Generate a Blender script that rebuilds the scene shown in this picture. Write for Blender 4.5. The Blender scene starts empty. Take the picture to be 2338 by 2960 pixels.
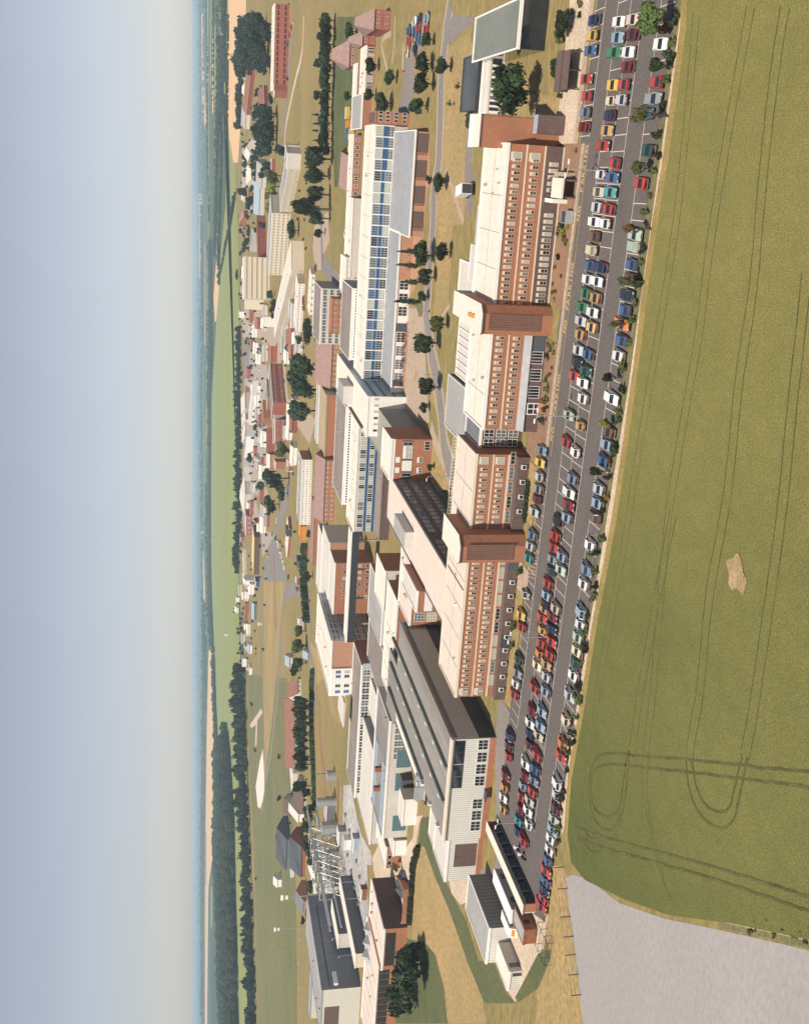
import bpy, bmesh, math, random
from mathutils import Vector, Matrix
R = math.radians
rnd = random.Random(7)
sc = bpy.context.scene
col = sc.collection
FP, HC, HX, YAW = 3050.0, 65.0, 560.0, R(18.65)
PIT = math.atan((1169 - HX) / FP)
sp, cp, sa, ca = math.sin(PIT), math.cos(PIT), math.sin(YAW), math.cos(YAW)

def at(X, Y, z=0.0):
    """site position of a point seen at (X, Y) on the photograph and standing at height z"""
    u, v = 1480 - Y, X - 1169
    dn, fw = v * cp + FP * sp, FP * cp - v * sp
    t = (HC - z) / dn
    r, w = u * t, fw * t
    return Vector((r * ca - w * sa, r * sa + w * ca, z))
def proj(x, y, z):
    r = x * ca + y * sa; w = -x * sa + y * ca; dz = z - HC
    return 1169 - (w * sp + dz * cp) * FP / (w * cp - dz * sp)
def hgt(X, p):
    lo, hi = -2.0, 150.0
    for _ in range(40):
        m = (lo + hi) / 2
        if proj(p[0], p[1], m) > X: lo = m
        else: hi = m
    return lo
SC = {'A':(1250,40),'B':(1250,500),'C':(1250,950),'D':(1150,1400),'E':(1150,1850),'F':(1050,2300),
      'a':(650,40),'b':(650,500),'c':(650,950),'d':(650,1400),'e':(650,1850),'f':(650,2300)}
SC = {k: v + (2.27733,) for k, v in SC.items()}
for i, o in enumerate([(1500,40),(1500,380),(1500,720),(1450,1060),(1450,1400),(1400,1740),(1400,2080),(1400,2400)]):
    SC['G%d' % (i+1)] = o + (3.416,)
for i, y in enumerate((40,380,720,1060,1400,1740,2080)): SC['h%d' % (i+1)] = (520, y, 3.416)
SC['h8'] = (520,2420,2.8467); SC['Q1'] = (860,1600,3.163); SC['Q2'] = (880,2000,3.882); SC['Q3'] = (860,2350,3.8625); SC['Q4'] = (900,1100,3.2846)
SC['V'] = (0,0,.730539); SC['P'] = (0,0,1.0)
def px(k, x, y):
    o = SC[k]; return o[0] + x / o[2], o[1] + y / o[2]
def q(k, x, y, z=0.0): return at(*px(k, x, y), z)

# ---------------------------------------------------------------- materials
MC = {}
def M(name, c, rough=.85, var=.12, scale=.8, c2=None, fine=0, metal=0, bump=0, spec=.3, bands=None, objvar=0, stretch=None, fs=.25, grad=None):
    if name in MC: return MC[name]
    m = bpy.data.materials.new(name); m.use_nodes = True
    nt = m.node_tree; N, L = nt.nodes, nt.links
    b = N['Principled BSDF']; b.inputs['Roughness'].default_value = rough; b.inputs['Metallic'].default_value = metal
    b.inputs['Specular IOR Level'].default_value = spec
    tc = N.new('ShaderNodeTexCoord'); src = tc.outputs['Object']
    if stretch:
        mp = N.new('ShaderNodeMapping'); mp.inputs['Scale'].default_value = stretch; L.new(src, mp.inputs['Vector']); src = mp.outputs['Vector']
    def mix(a, bb, fac):
        n = N.new('ShaderNodeMix'); n.data_type = 'RGBA'
        for s, v in ((6, a), (7, bb)):
            if hasattr(v, 'links'): L.new(v, n.inputs[s])
            else: n.inputs[s].default_value = (*v, 1)
        L.new(fac, n.inputs[0]); return n.outputs[2]
    def noise(s, d=4):
        n = N.new('ShaderNodeTexNoise'); n.inputs['Scale'].default_value = s; n.inputs['Detail'].default_value = d; n.inputs['Roughness'].default_value = .65
        L.new(src, n.inputs['Vector'])
        r = N.new('ShaderNodeMapRange'); r.inputs[1].default_value = .3; r.inputs[2].default_value = .7; L.new(n.outputs['Fac'], r.inputs[0]); return r.outputs[0]
    d = tuple(max(0, x * (1 - var)) for x in c); l = tuple(min(1, x * (1 + var)) for x in c)
    f = noise(scale); o = mix(d, l, f)
    if c2: o = mix(o, c2, noise(scale * .23, 5))
    if fine:
        k = noise(fine, 2)
        n = N.new('ShaderNodeMix'); n.data_type = 'RGBA'; n.blend_type = 'MULTIPLY'; n.inputs[0].default_value = 1
        L.new(o, n.inputs[6]); r = N.new('ShaderNodeMapRange'); r.inputs[3].default_value = 1-fs*1.1; r.inputs[4].default_value = 1+fs; L.new(k, r.inputs[0])
        cc = N.new('ShaderNodeCombineColor'); [L.new(r.outputs[0], cc.inputs[i]) for i in range(3)]
        L.new(cc.outputs[0], n.inputs[7]); o = n.outputs[2]
    if bands:
        ax, per, dark = bands[:3]; bwid = bands[3] if len(bands) > 3 else .3
        sx = N.new('ShaderNodeSeparateXYZ'); L.new(tc.outputs['Object'], sx.inputs[0])
        m1 = N.new('ShaderNodeMath'); m1.operation = 'MULTIPLY'; m1.inputs[1].default_value = 1 / per; L.new(sx.outputs[ax], m1.inputs[0])
        m2 = N.new('ShaderNodeMath'); m2.operation = 'FRACT'; L.new(m1.outputs[0], m2.inputs[0])
        m3 = N.new('ShaderNodeMath'); m3.operation = 'LESS_THAN'; m3.inputs[1].default_value = bwid; L.new(m2.outputs[0], m3.inputs[0])
        o = mix(o, tuple(x * dark for x in c), m3.outputs[0])
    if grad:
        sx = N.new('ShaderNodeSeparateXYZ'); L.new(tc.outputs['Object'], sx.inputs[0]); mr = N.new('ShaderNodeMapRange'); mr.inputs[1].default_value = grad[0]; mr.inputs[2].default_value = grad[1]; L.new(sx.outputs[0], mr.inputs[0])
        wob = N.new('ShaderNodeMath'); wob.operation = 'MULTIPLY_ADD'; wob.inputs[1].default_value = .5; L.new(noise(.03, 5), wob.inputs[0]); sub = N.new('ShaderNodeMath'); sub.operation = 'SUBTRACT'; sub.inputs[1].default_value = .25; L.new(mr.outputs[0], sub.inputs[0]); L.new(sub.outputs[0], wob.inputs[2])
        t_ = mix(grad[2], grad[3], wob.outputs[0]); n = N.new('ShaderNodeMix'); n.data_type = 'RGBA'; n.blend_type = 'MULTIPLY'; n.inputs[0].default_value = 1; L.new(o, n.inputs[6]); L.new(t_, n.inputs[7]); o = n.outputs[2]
    if objvar:
        oi = N.new('ShaderNodeObjectInfo'); h = N.new('ShaderNodeHueSaturation')
        r = N.new('ShaderNodeMapRange'); r.inputs[3].default_value = 1 - objvar; r.inputs[4].default_value = 1 + objvar*1.6; L.new(oi.outputs['Random'], r.inputs[0]); L.new(r.outputs[0], h.inputs['Value'])
        r2 = N.new('ShaderNodeMapRange'); r2.inputs[3].default_value = .455; r2.inputs[4].default_value = .53; L.new(oi.outputs['Random'], r2.inputs[0]); L.new(r2.outputs[0], h.inputs['Hue'])
        L.new(o, h.inputs['Color']); o = h.outputs['Color']
    if bump:
        bn = N.new('ShaderNodeBump'); bn.inputs['Strength'].default_value = bump; bn.inputs['Distance'].default_value = .1; L.new(f, bn.inputs['Height']); L.new(bn.outputs[0], b.inputs['Normal'])
    L.new(o, b.inputs['Base Color'])
    MC[name] = m; return m
brick = M('brick', (.41,.165,.09), scale=1.2, var=.14, fine=6, c2=(.32,.15,.085))
brick_red = M('red_brick', (.33,.11,.075), scale=.6, var=.15, fine=4)
brick_dark_or_shaded = M('dark_or_shaded_brick', (.13,.085,.075), scale=1, var=.15, fine=5)  # true dark brick, and also brick walls darkened to stand for shade
brick_pale = M('pale_brick', (.42,.23,.145), scale=1, var=.12, fine=5)
cream = M('cream_render', (.66,.57,.44), var=.06)
white = M('white_paint', (.76,.73,.68), var=.05, scale=.3)
offwhite = M('stained_white', (.6,.555,.5), var=.09, scale=.25, c2=(.53,.49,.44), fine=1.2, fs=.07)
roofw = M('white_roof_felt', (.69,.61,.52), bands=(0,2.4,.9,.04), var=.06, scale=.15, c2=(.7,.63,.54), fs=.08, fine=1.2)
roofp = M('pink_white_roof', (.66,.54,.45), bands=(0,2.4,.9,.04), var=.06, scale=.15, c2=(.62,.53,.46), fs=.08, fine=1.2)
roofg = M('grey_roof', (.36,.35,.34), var=.12, scale=.2, c2=(.3,.29,.28), fs=.08, fine=1)
roofh = M('hall_roof', (.30,.275,.245), var=.18, scale=.3, c2=(.2,.185,.17), fs=.08, fine=.8, stretch=(1,.12,1))
roofz = M('metal_roof', (.40,.41,.42), var=.08, scale=.15, c2=(.33,.33,.34), fs=.08, fine=.6, metal=.2, rough=.55)
roofb = M('brown_felt_roof', (.27,.225,.195), var=.15, scale=.2, c2=(.21,.17,.15), fs=.08, fine=1.5)
roofo = M('olive_roof', (.30,.285,.235), var=.08, scale=.3, fs=.08, fine=1)
roofgr = M('green_roof', (.15,.175,.15), var=.12, scale=.25, c2=(.2,.2,.18), fs=.08, fine=1)
roofmauve = M('mauve_tile_roof', (.30,.19,.17), var=.1, scale=.5, fine=2)
rooftan = M('tan_roof', (.42,.32,.2), var=.08, scale=.4, c2=(.36,.28,.18))
roofred = M('red_tile_roof', (.26,.125,.09), var=.15, scale=.5, fine=2)
roofyel = M('yellow_roof', (.68,.5,.24), var=.07, scale=.3)
roofblack = M('dark_roof', (.05,.055,.065), var=.3, scale=.4, c2=(.09,.1,.11))
slateblue = M('blue_grey_cladding', (.23,.245,.28), var=.08, scale=.4, bands=(1,3.2,.8,.06))
slate = M('slate_grey', (.16,.165,.18), var=.1, scale=.4)
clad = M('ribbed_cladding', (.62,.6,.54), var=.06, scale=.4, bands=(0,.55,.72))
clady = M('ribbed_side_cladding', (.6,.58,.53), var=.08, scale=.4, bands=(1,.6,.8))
cladshade = M('shaded_ribbed_side', (.24,.235,.225), var=.1, scale=.4, bands=(1,1.1,.7))  # ribbed cladding with the shade of side walls put into its colour
glass = M('dark_glass', (.018,.022,.03), rough=.08, var=.3, scale=.4, spec=.7)
glassb = M('blind_glass', (.40,.41,.34), rough=.35, var=.1, scale=.5)
glassg = M('grey_glass', (.12,.14,.15), rough=.12, var=.3, scale=.3, spec=.6)
bluep = M('blue_panel', (.04,.10,.2), rough=.35, var=.12, scale=.3)
bluel = M('pale_blue_panel', (.30,.37,.45), rough=.4, var=.1)
louvreb = M('brown_louvre', (.19,.1,.072), rough=.6, var=.15, bands=(0,.45,.6))
louvre = M('dark_louvre', (.035,.036,.04), rough=.5, var=.2, bands=(0,.7,1.8))
orange = M('orange_paint', (.6,.25,.05), var=.1)
redp = M('red_paint', (.5,.05,.04), var=.05)
bluepaint = M('blue_paint', (.05,.14,.36), var=.1)
yellowp = M('yellow_paint', (.62,.4,.08), var=.1)
teal = M('teal_panel', (.09,.16,.17), var=.1)
rust = M('rusty_steel', (.25,.1,.05), var=.3, scale=2)
steel = M('galvanised_steel', (.42,.43,.43), var=.1, metal=.4, rough=.5)
darksteel = M('dark_steel', (.06,.06,.065), var=.1, rough=.5)
concrete = M('concrete', (.36,.31,.26), var=.1, scale=.5, fine=2)
asphalt = M('asphalt', (.118,.1,.092), var=.12, scale=.12, c2=(.13,.11,.1), fine=3)
asphaltl = M('worn_asphalt', (.2,.18,.165), var=.1, scale=.15, c2=(.24,.21,.19), fine=2)
paving = M('pale_paving', (.40,.305,.225), var=.1, scale=.3, fine=2)
paint_line = M('line_paint', (.62,.56,.5), var=.1, scale=2)
paint_yellow = M('yellow_line_paint', (.58,.4,.17), var=.15, scale=2)
soil = M('planting_soil', (.23,.13,.085), var=.2, scale=.8, c2=(.28,.17,.1), fine=4)
drygrass = M('dry_grass', (.40,.265,.115), var=.12, scale=.08, c2=(.25,.20,.085), fine=.9)
lawn = M('lawn_grass', (.2,.17,.06), var=.14, scale=.05, c2=(.3,.21,.085), fine=.7, stretch=(.35,1,1))
greengrass = M('green_grass', (.075,.095,.035), var=.22, scale=.15, c2=(.12,.12,.05), fine=1)
verge = M('rough_verge', (.2,.17,.085), var=.2, scale=.4, c2=(.12,.12,.05), fine=2)
chalk = M('chalky_soil', (.58,.46,.35), var=.12, scale=.4, c2=(.48,.37,.27), fine=2)
bare = M('bare_ground', (.35,.315,.295), var=.08, scale=.035, c2=(.29,.275,.27), fine=1.5, stretch=(.6,1,1), fs=.09)
gravel = M('gravel_yard', (.5,.46,.43), var=.14, scale=.1, c2=(.32,.3,.29), fine=.5, fs=.3)
fieldgrass = M('field_grass', (.13,.14,.05), var=.15, scale=.03, c2=(.19,.165,.075), fine=.3)
barepatch = M('flattened_crop', (.42,.29,.17), var=.2, scale=.6, c2=(.24,.17,.07), fine=3)
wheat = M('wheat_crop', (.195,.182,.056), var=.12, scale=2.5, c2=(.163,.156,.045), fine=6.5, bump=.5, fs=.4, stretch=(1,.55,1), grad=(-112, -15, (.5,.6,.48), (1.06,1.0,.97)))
wheatedge = M('thin_crop_edge', (.33,.235,.08), var=.18, scale=.8, c2=(.24,.18,.06), fine=3)
wheel_ruts = M('crop_ruts', (.062,.06,.018), var=.4, scale=1.2, c2=(.13,.115,.035), fine=3)
fargreen = M('far_green_crop', (.25,.27,.085), var=.05, scale=.02, c2=(.22,.24,.075), stretch=(.2,1,1))
fartan = M('far_ripe_crop', (.66,.42,.22), var=.05, scale=.01)
farland = M('far_land', (.035,.055,.03), var=.3, scale=.0016, c2=(.075,.1,.045), stretch=(.25,1,1))
leaf = M('leaves', (.028,.042,.017), var=.5, scale=.8, objvar=.45, rough=.7, spec=.2)
leafy = M('yellow_leaves', (.19,.2,.04), var=.3, scale=1, objvar=.1)
leafl = M('light_leaves', (.085,.105,.033), var=.3, scale=1, objvar=.2)
leafo = M('bronze_leaves', (.16,.1,.03), var=.3, scale=1, objvar=.15)
leaffar = M('distant_leaves', (.02,.034,.018), var=.35, scale=.15, objvar=.3)
bark = M('bark', (.09,.065,.045), var=.2)
flower = M('red_flowers', (.45,.06,.04), var=.2)
tyre = M('tyre_rubber', (.018,.018,.018), var=.1)
chrome = M('chrome', (.5,.5,.5), metal=.9, rough=.25, var=.05)
lampg = M('lamp_glass', (.6,.6,.55), rough=.15, var=.05)
tailr = M('tail_lamp_red', (.3,.02,.015), rough=.2, var=.05)
# car paint: colour comes from the object
m = bpy.data.materials.new('car_paint'); m.use_nodes = True; b = m.node_tree.nodes['Principled BSDF']
oi = m.node_tree.nodes.new('ShaderNodeObjectInfo'); m.node_tree.links.new(oi.outputs['Color'], b.inputs['Base Color'])
b.inputs['Roughness'].default_value = .3; b.inputs['Coat Weight'].default_value = .25; carpaint = m

# ---------------------------------------------------------------- mesh helpers
class MB:
    def __init__(s): s.v, s.f, s.mi, s.mats = [], [], [], []
    def _m(s, m):
        if m not in s.mats: s.mats.append(m)
        return s.mats.index(m)
    def face(s, pts, m):
        n = len(s.v); s.v += [tuple(p) for p in pts]; s.f.append(tuple(range(n, n + len(pts)))); s.mi.append(s._m(m)); return s
    def box(s, x0, x1, y0, y1, z0, z1, m, top=None, bottom=True):
        a = [(x0,y0,z0),(x1,y0,z0),(x1,y1,z0),(x0,y1,z0),(x0,y0,z1),(x1,y0,z1),(x1,y1,z1),(x0,y1,z1)]
        n = len(s.v); s.v += a; k = s._m(m)
        fs = [(0,1,5,4),(1,2,6,5),(2,3,7,6),(3,0,4,7)]
        if bottom: fs.append((3,2,1,0))
        for f in fs: s.f.append(tuple(n+i for i in f)); s.mi.append(k)
        if top is not False:
            s.f.append(tuple(n+i for i in (4,5,6,7))); s.mi.append(s._m(top) if top else k)
        return s
    def prism(s, pts, z0, z1, m, top=None):
        n = len(pts); b = len(s.v); s.v += [(p[0],p[1],z0) for p in pts] + [(p[0],p[1],z1) for p in pts]; k = s._m(m)
        for i in range(n): s.f.append((b+i, b+(i+1)%n, b+n+(i+1)%n, b+n+i)); s.mi.append(k)
        s.f.append(tuple(b+n+i for i in range(n))); s.mi.append(s._m(top) if top else k)
        return s
    def tube(s, p, r0, q_, r1, m, n=6):
        p, q_ = Vector(p), Vector(q_); d = (q_-p).normalized()
        a = d.orthogonal().normalized(); c = d.cross(a); b = len(s.v); k = s._m(m)
        for ctr, r in ((p, r0), (q_, r1)):
            for i in range(n):
                t = 2*math.pi*i/n; s.v.append(tuple(ctr + a*(r*math.cos(t)) + c*(r*math.sin(t))))
        for i in range(n): s.f.append((b+i, b+(i+1)%n, b+n+(i+1)%n, b+n+i)); s.mi.append(k)
        s.f.append(tuple(b+n+i for i in range(n))); s.mi.append(k); s.f.append(tuple(b+n-1-i for i in range(n))); s.mi.append(k)
        return s
    def mesh(s, name):
        me = bpy.data.meshes.new(name); me.from_pydata(s.v, [], s.f)
        for m in s.mats: me.materials.append(m)
        me.polygons.foreach_set('material_index', s.mi); me.update(); return me
    def build(s, name, parent=None, loc=None):
        return link(name, s.mesh(name), parent, loc)
def link(name, data, parent=None, loc=None, rz=None):
    o = bpy.data.objects.new(name, data); col.objects.link(o)
    if parent: o.parent = parent
    if loc is not None: o.location = loc
    if rz is not None: o.rotation_euler = (0, 0, rz)
    return o
def tag(o, label, cat, group=None):
    o['label'] = label; o['category'] = cat
    if group: o['group'] = group
    return o
def thing(name, label, cat, loc=(0,0,0), rz=0, group=None):
    return tag(link(name, None, None, loc, rz), label, cat, group)
def struct(name, pts, mat, z, kind='structure'):
    b = MB(); b.face([(p[0], p[1], z) for p in pts], mat); o = b.build(name); o['kind'] = kind
    if o.data.polygons[0].normal.z < 0: o.data.flip_normals()
    return o
def ribbon(name, pts, w, mat, z, kind='structure'):
    """a flat strip w metres wide along points"""
    P = [Vector((p[0], p[1], 0)) for p in pts]; L, Rr = [], []
    for i, p in enumerate(P):
        d = (P[min(i+1, len(P)-1)] - P[max(i-1, 0)]).normalized(); n = Vector((-d.y, d.x, 0)); L.append(p + n*w/2); Rr.append(p - n*w/2)
    b = MB()
    for i in range(len(P)-1):
        b.face([(Rr[i].x,Rr[i].y,z),(Rr[i+1].x,Rr[i+1].y,z),(L[i+1].x,L[i+1].y,z),(L[i].x,L[i].y,z)], mat)
    o = b.build(name); o['kind'] = kind; return o
def smooth(pts, n=6):
    out = []
    for i in range(len(pts)-1):
        p0, p1, p2, p3 = (Vector(pts[max(0, min(len(pts)-1, i+k))]) for k in (-1, 0, 1, 2))
        for j in range(n):
            t = j/n; out.append(.5*((2*p1)+(p2-p0)*t+(2*p0-5*p1+4*p2-p3)*t*t+(3*p1-p0-3*p2+p3)*t**3))
    out.append(Vector(pts[-1])); return out
WC = {}
def win_mesh(w, h, nx, ny, fm, pm, panel=0, bar=.07):
    """window standing proud of a wall in the local xz plane, facing -y"""
    k = (w, h, nx, ny, fm.name, pm.name if not isinstance(pm, tuple) else (pm[0].name, pm[1].name, pm[2]), panel, bar)
    if k in WC: return WC[k]
    f, p = MB(), MB(); d = .07; g0, g1 = 0, h - panel
    f.box(0, bar, -d, 0, 0, h, fm).box(w-bar, w, -d, 0, 0, h, fm).box(bar, w-bar, -d, 0, 0, bar, fm).box(bar, w-bar, -d, 0, h-max(bar, panel), h, fm)
    for i in range(1, nx): x = w*i/nx; f.box(x-bar*.4, x+bar*.4, -d+.01, 0, bar, h-max(bar, panel), fm)
    for i in range(1, ny): z = (h-panel)*i/ny; f.box(bar, w-bar, -d+.02, 0, z-bar*.4, z+bar*.4, fm)
    z0, z1 = bar*.5, h-max(bar, panel)
    if isinstance(pm, tuple):
        zm = z0+(z1-z0)*pm[2]; p.face([(bar*.5,-.03,z0),(w-bar*.5,-.03,z0),(w-bar*.5,-.03,zm),(bar*.5,-.03,zm)], pm[0]); p.face([(bar*.5,-.03,zm),(w-bar*.5,-.03,zm),(w-bar*.5,-.03,z1),(bar*.5,-.03,z1)], pm[1])
    else: p.face([(bar*.5,-.03,z0),(w-bar*.5,-.03,z0),(w-bar*.5,-.03,z1),(bar*.5,-.03,z1)], pm)
    WC[k] = (f.mesh('window'), p.mesh('pane')); return WC[k]
def add_win(root, x, y, z, rz, w, h, nx, ny, fm, pm, panel=0, bar=.07, name='window'):
    a, b = win_mesh(w, h, nx, ny, fm, pm, panel, bar)
    o = link(name, a, root, (x, y, z), rz); link('pane', b, o); return o
def building(name, label, cat, x0, x1, y0, y1, h, wall, roof, fascia=None, z0=0, group=None, loc=None, rz=0, side=None, para=.35, over=.12, wname='wall'):
    """flat-roofed block: wall (four sides), roof deck, parapet; local origin at its front left corner"""
    W, D = x1-x0, y1-y0
    r = thing(name, label, cat, loc or (x0, y0, z0), rz, group)
    b = MB()
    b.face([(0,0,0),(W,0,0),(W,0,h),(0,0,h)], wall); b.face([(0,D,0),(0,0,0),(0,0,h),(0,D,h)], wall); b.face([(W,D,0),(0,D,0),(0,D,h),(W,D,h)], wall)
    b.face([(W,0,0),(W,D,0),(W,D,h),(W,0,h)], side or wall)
    b.build(wname, r)
    c = MB(); c.box(-over, W+over, -over, D+over, h, h+.12, roof); c.build('roof', r)
    if para:
        f = fascia or white; p = MB(); t = .3; z0_, z1_ = h-.25, h+.12+para
        p.box(-over-.02, W+over+.02, -over-.02, -over+t, z0_ if over>.05 else h, z1_, f); p.box(-over-.02, W+over+.02, D+over-t, D+over+.02, h+.121, z1_-.003, f)
        p.box(-over-.018, -over+t, -over+t, D+over-t, h+.121, z1_-.004, f); p.box(W+over-t, W+over+.018, -over+t, D+over-t, h+.121, z1_-.004, f)
        p.build('parapet', r)
    if roof.name in ('white_roof_felt', 'pink_white_roof', 'hall_roof', 'brown_felt_roof', 'grey_roof') and W > 14 and D > 9:
        sm = MB()
        for i in range(1, int(W/6.5)): sm.box(i*6.5-.07, i*6.5+.07, .5, D-.5, h+.12, h+.17, roofg)
        sm.box(.6, W-.6, D*.5-.06, D*.5+.06, h+.121, h+.165, roofg); sm.build('roof_seam', r)
        for i in range(rnd.randint(2, 5)):
            vx, vy, vs = rnd.uniform(1, W-2), rnd.uniform(1.5, D-2), rnd.uniform(.3, .7); MB().box(vx, vx+vs, vy, vy+vs, h+.12, h+.12+vs*1.2, steel if i % 2 else roofg).build('roof_vent', r)
    return r
def win_row(r, xs, y, zs, w, h, nx=2, ny=1, fm=None, pms=None, panel=0, bar=.07, rz=0, y_is_x=False):
    """rows of windows on the face y (facing -y), or, with rz=90, on the face x (facing +x)"""
    pms = pms or [glass]
    for z in zs:
        for x in xs:
            pm = pms[rnd.randrange(len(pms))]
            if rz: add_win(r, y, x, z, R(90), w, h, nx, ny, fm or white, pm, panel, bar)
            else: add_win(r, x, y, z, 0, w, h, nx, ny, fm or white, pm, panel, bar)
def fr(a, b, n):
    return [a + (b-a)*(i+.5)/n for i in range(n)]
def part_box(r, name, x0, x1, y0, y1, z0, z1, m, top=None):
    return MB().box(x0, x1, y0, y1, z0, z1, m, top).build(name, r)
# ---------------------------------------------------------------- the setting: ground, fields, roads
def sh(x): return .033 * (5 - x)
def pq(*a):
    """polygon on the ground from (crop, x, y) triples"""
    out = []
    for k, *c in a:
        for i in range(0, len(c), 2): out.append(q(k, c[i], c[i+1]))
    return out
g = MB(); S_ = 32000
g.face([(-S_, -2000, 0), (S_, -2000, 0), (S_, S_, 0), (-S_, S_, 0)], farland); o = g.build('ground'); o['kind'] = 'structure'
# the site itself: dry grass everywhere
struct('grass_ground', pq(('P', 2700,-700, 2700,3700, 748,3700, 735,2900, 726,2500, 719,2300, 712,2100, 707,1900, 690,1700, 690,700, 668,380, 664,40, 664,-300)), lawn, .03)
# far side fields
struct('field', pq(('P', 620,-400, 664,40, 676,380, 684,560, 690,700, 692,1000, 690,1300, 690,1500, 690,1700, 696,1900, 706,2100, 720,2300, 726,2500, 735,2900, 742,3300, 668,3300, 656,2700, 646,2500, 640,2300, 632,2150, 626,2060, 617,1850, 612,1700, 611,1450, 612,1300, 613,1160, 618,1060, 624,960, 632,820, 640,720, 652,600, 655,480, 652,380, 640,-400)), fargreen, .25)
struct('field', pq(('P', 660,-300, 661,40, 659,330, 664,400, 676,470, 690,470, 696,380, 697,300, 698,230, 694,130, 713,100, 713,40, 715,-300)), fartan, .45)
struct('field', pq(('P', 604,1880, 617,1880, 622,2050, 626,2200, 625,2240, 618,2250, 616,2350, 616,2450, 616,2470, 604,2560, 603,2600, 602,2700, 600,2920, 600,3300, 592,3300, 594,2500, 598,2150, 601,2000)), fartan, .45)
struct('field', pq(('P', 626,750, 636,720, 634,840, 626,930, 622,930, 618,860)), fartan, .5)
struct('field', pq(('P', 636,500, 642,500, 630,740, 626,730)), fartan, .5)
struct('field', pq(('P', 575,560, 585,560, 585,730, 578,820, 576,800)), fartan, .5)
struct('field', pq(('P', 581,1400, 587,1400, 588,1590, 584,1600)), fartan, .5)
struct('field', pq(('P', 585,1590, 590,1600, 597,1850, 592,1855)), fartan, .5)
struct('field', pq(('P', 583,40, 589,40, 588,150, 597,350, 592,370, 585,300)), fartan, .5)
for i, (X0, X1, Ya, Yb, mt) in enumerate([(648,652,-200,330,fargreen),(640,645,40,300,fargreen),(636,639,-100,420,fargreen),(627,631,-200,60,fargreen),(620,625,60,560,fargreen),(614,618,100,330,fartan),(608,612,-200,260,fargreen),(603,606,200,700,fargreen),(600,602.5,-200,240,fartan),(606,609,800,1050,fargreen),(598,601,560,900,fargreen),(592,594.5,700,1000,fartan),(590,592,-200,600,fargreen),(596,600,1050,1300,fargreen),(590,593,1200,1500,fargreen),(599,603,1480,1640,fargreen),(586,588,800,1200,fargreen),(583,584.5,300,700,fartan),(581,582.5,900,1400,fargreen),(588,590,2350,2700,fargreen),(594,597,2400,2560,fargreen),(585,586.5,1900,2300,fargreen),(579,580,-200,500,fargreen),(578,579,1500,2200,fargreen),(577.5,578.5,500,900,fartan),(610,616,2560,2680,fargreen),(628,640,2640,2760,fargreen),(662,672,2500,2580,fargreen),(664,676,2790,2900,fargreen)]):
    dY = .02*(Yb-Ya)
    struct('field', pq(('P', X0+1,Ya, X1,Ya+dY, X1,Yb-dY, X0+.6,Yb)), mt, .6+.03*i)
# foreground crop, its thin edge, its wheel ruts
edge = [(1985,-60),(1979,84),(1953,286),(1926,479),(1900,632),(1865,873),(1852,994),(1816,1257),(1790,1433),(1778,1510),(1721,1817),(1690,2026),(1651,2245),(1640,2400),(1650,2480),(1690,2530),(1800,2583),(1930,2628),(2100,2660),(2293,2700),(2420,2730),(2800,2790)]
e3 = [at(*p) for p in edge]
struct('wheat_edge', [p + Vector((0, 1.6, 0)) for p in e3] + [at(2800,-300), at(1990,-300)], wheatedge, .07)
w3 = [p + Vector((.6 if i > 17 else 0, -1.2, 0)) for i, p in enumerate(e3)] + [at(2800,-300), at(1990,-300)]
cw = MB(); zc = .45
n = len(w3)
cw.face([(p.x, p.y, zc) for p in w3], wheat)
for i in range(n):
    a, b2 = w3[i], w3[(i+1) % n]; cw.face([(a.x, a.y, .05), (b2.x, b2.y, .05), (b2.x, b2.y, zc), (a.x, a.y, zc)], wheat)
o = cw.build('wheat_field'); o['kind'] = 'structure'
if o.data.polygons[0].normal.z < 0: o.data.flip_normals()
SC['R'] = (1640, 2000, 1.4742)
def pts_of(k, *c): return [(k, c[i], c[i+1]) for i in range(0, len(c), 2)]
PAIRS = [pts_of('P', 2012,40, 1959,592, 1900,976, 1833,1378, 1808,1545) + pts_of('R', 128,0, 112,200, 97,300, 78,400, 62,550),
 pts_of('P', 2168,20, 2110,341, 2051,709, 2017,977, 1959,1311, 1925,1545) + pts_of('R', 363,0, 352,100, 332,270, 327,400, 338,500, 368,640, 385,720, 405,800, 440,885),
 pts_of('P', 1945,1480, 1915,1640) + pts_of('R', 309,0, 295,100, 274,250),
 pts_of('P', 2268,20, 2238,207, 2201,542, 2176,826, 2134,1110, 2101,1428, 2051,1712) + pts_of('R', 563,0, 545,100, 528,200, 517,290),
 pts_of('P', 2330,800, 2285,1210, 2260,1461, 2226,1712) + pts_of('R', 802,0, 780,140, 755,270)]
SINGLE = [pts_of('R', 1100,348, 970,335, 780,318, 560,292, 340,275, 200,262, 150,267, 118,290, 98,330, 90,400, 95,470, 112,535, 140,575, 175,590, 205,570, 230,520, 245,440, 255,350, 263,250),
 pts_of('R', 1100,420, 970,400, 760,372, 540,345, 350,325, 250,312, 180,308, 130,322, 106,345, 100,420, 108,480, 130,515, 170,532, 205,515, 225,470, 235,400, 247,310, 258,250),
 pts_of('R', 503,290, 508,350, 520,420, 545,490, 585,545, 640,580, 680,575, 712,535, 725,480, 742,400, 766,280),
 pts_of('R', 528,290, 537,340, 547,400, 572,460, 610,500, 655,512, 690,490, 706,430, 722,360, 742,270),
 pts_of('R', 1100,895, 970,855, 800,800, 600,740, 420,690, 280,655, 150,618, 30,575), pts_of('R', 1100,960, 970,915, 780,850, 600,790, 440,745, 300,705, 150,665, 40,622),
 pts_of('R', 78,598, 100,630, 135,622), pts_of('R', 74,640, 90,672, 112,686, 138,678), pts_of('R', 82,628, 100,655, 135,655)]
kk = 0
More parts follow.
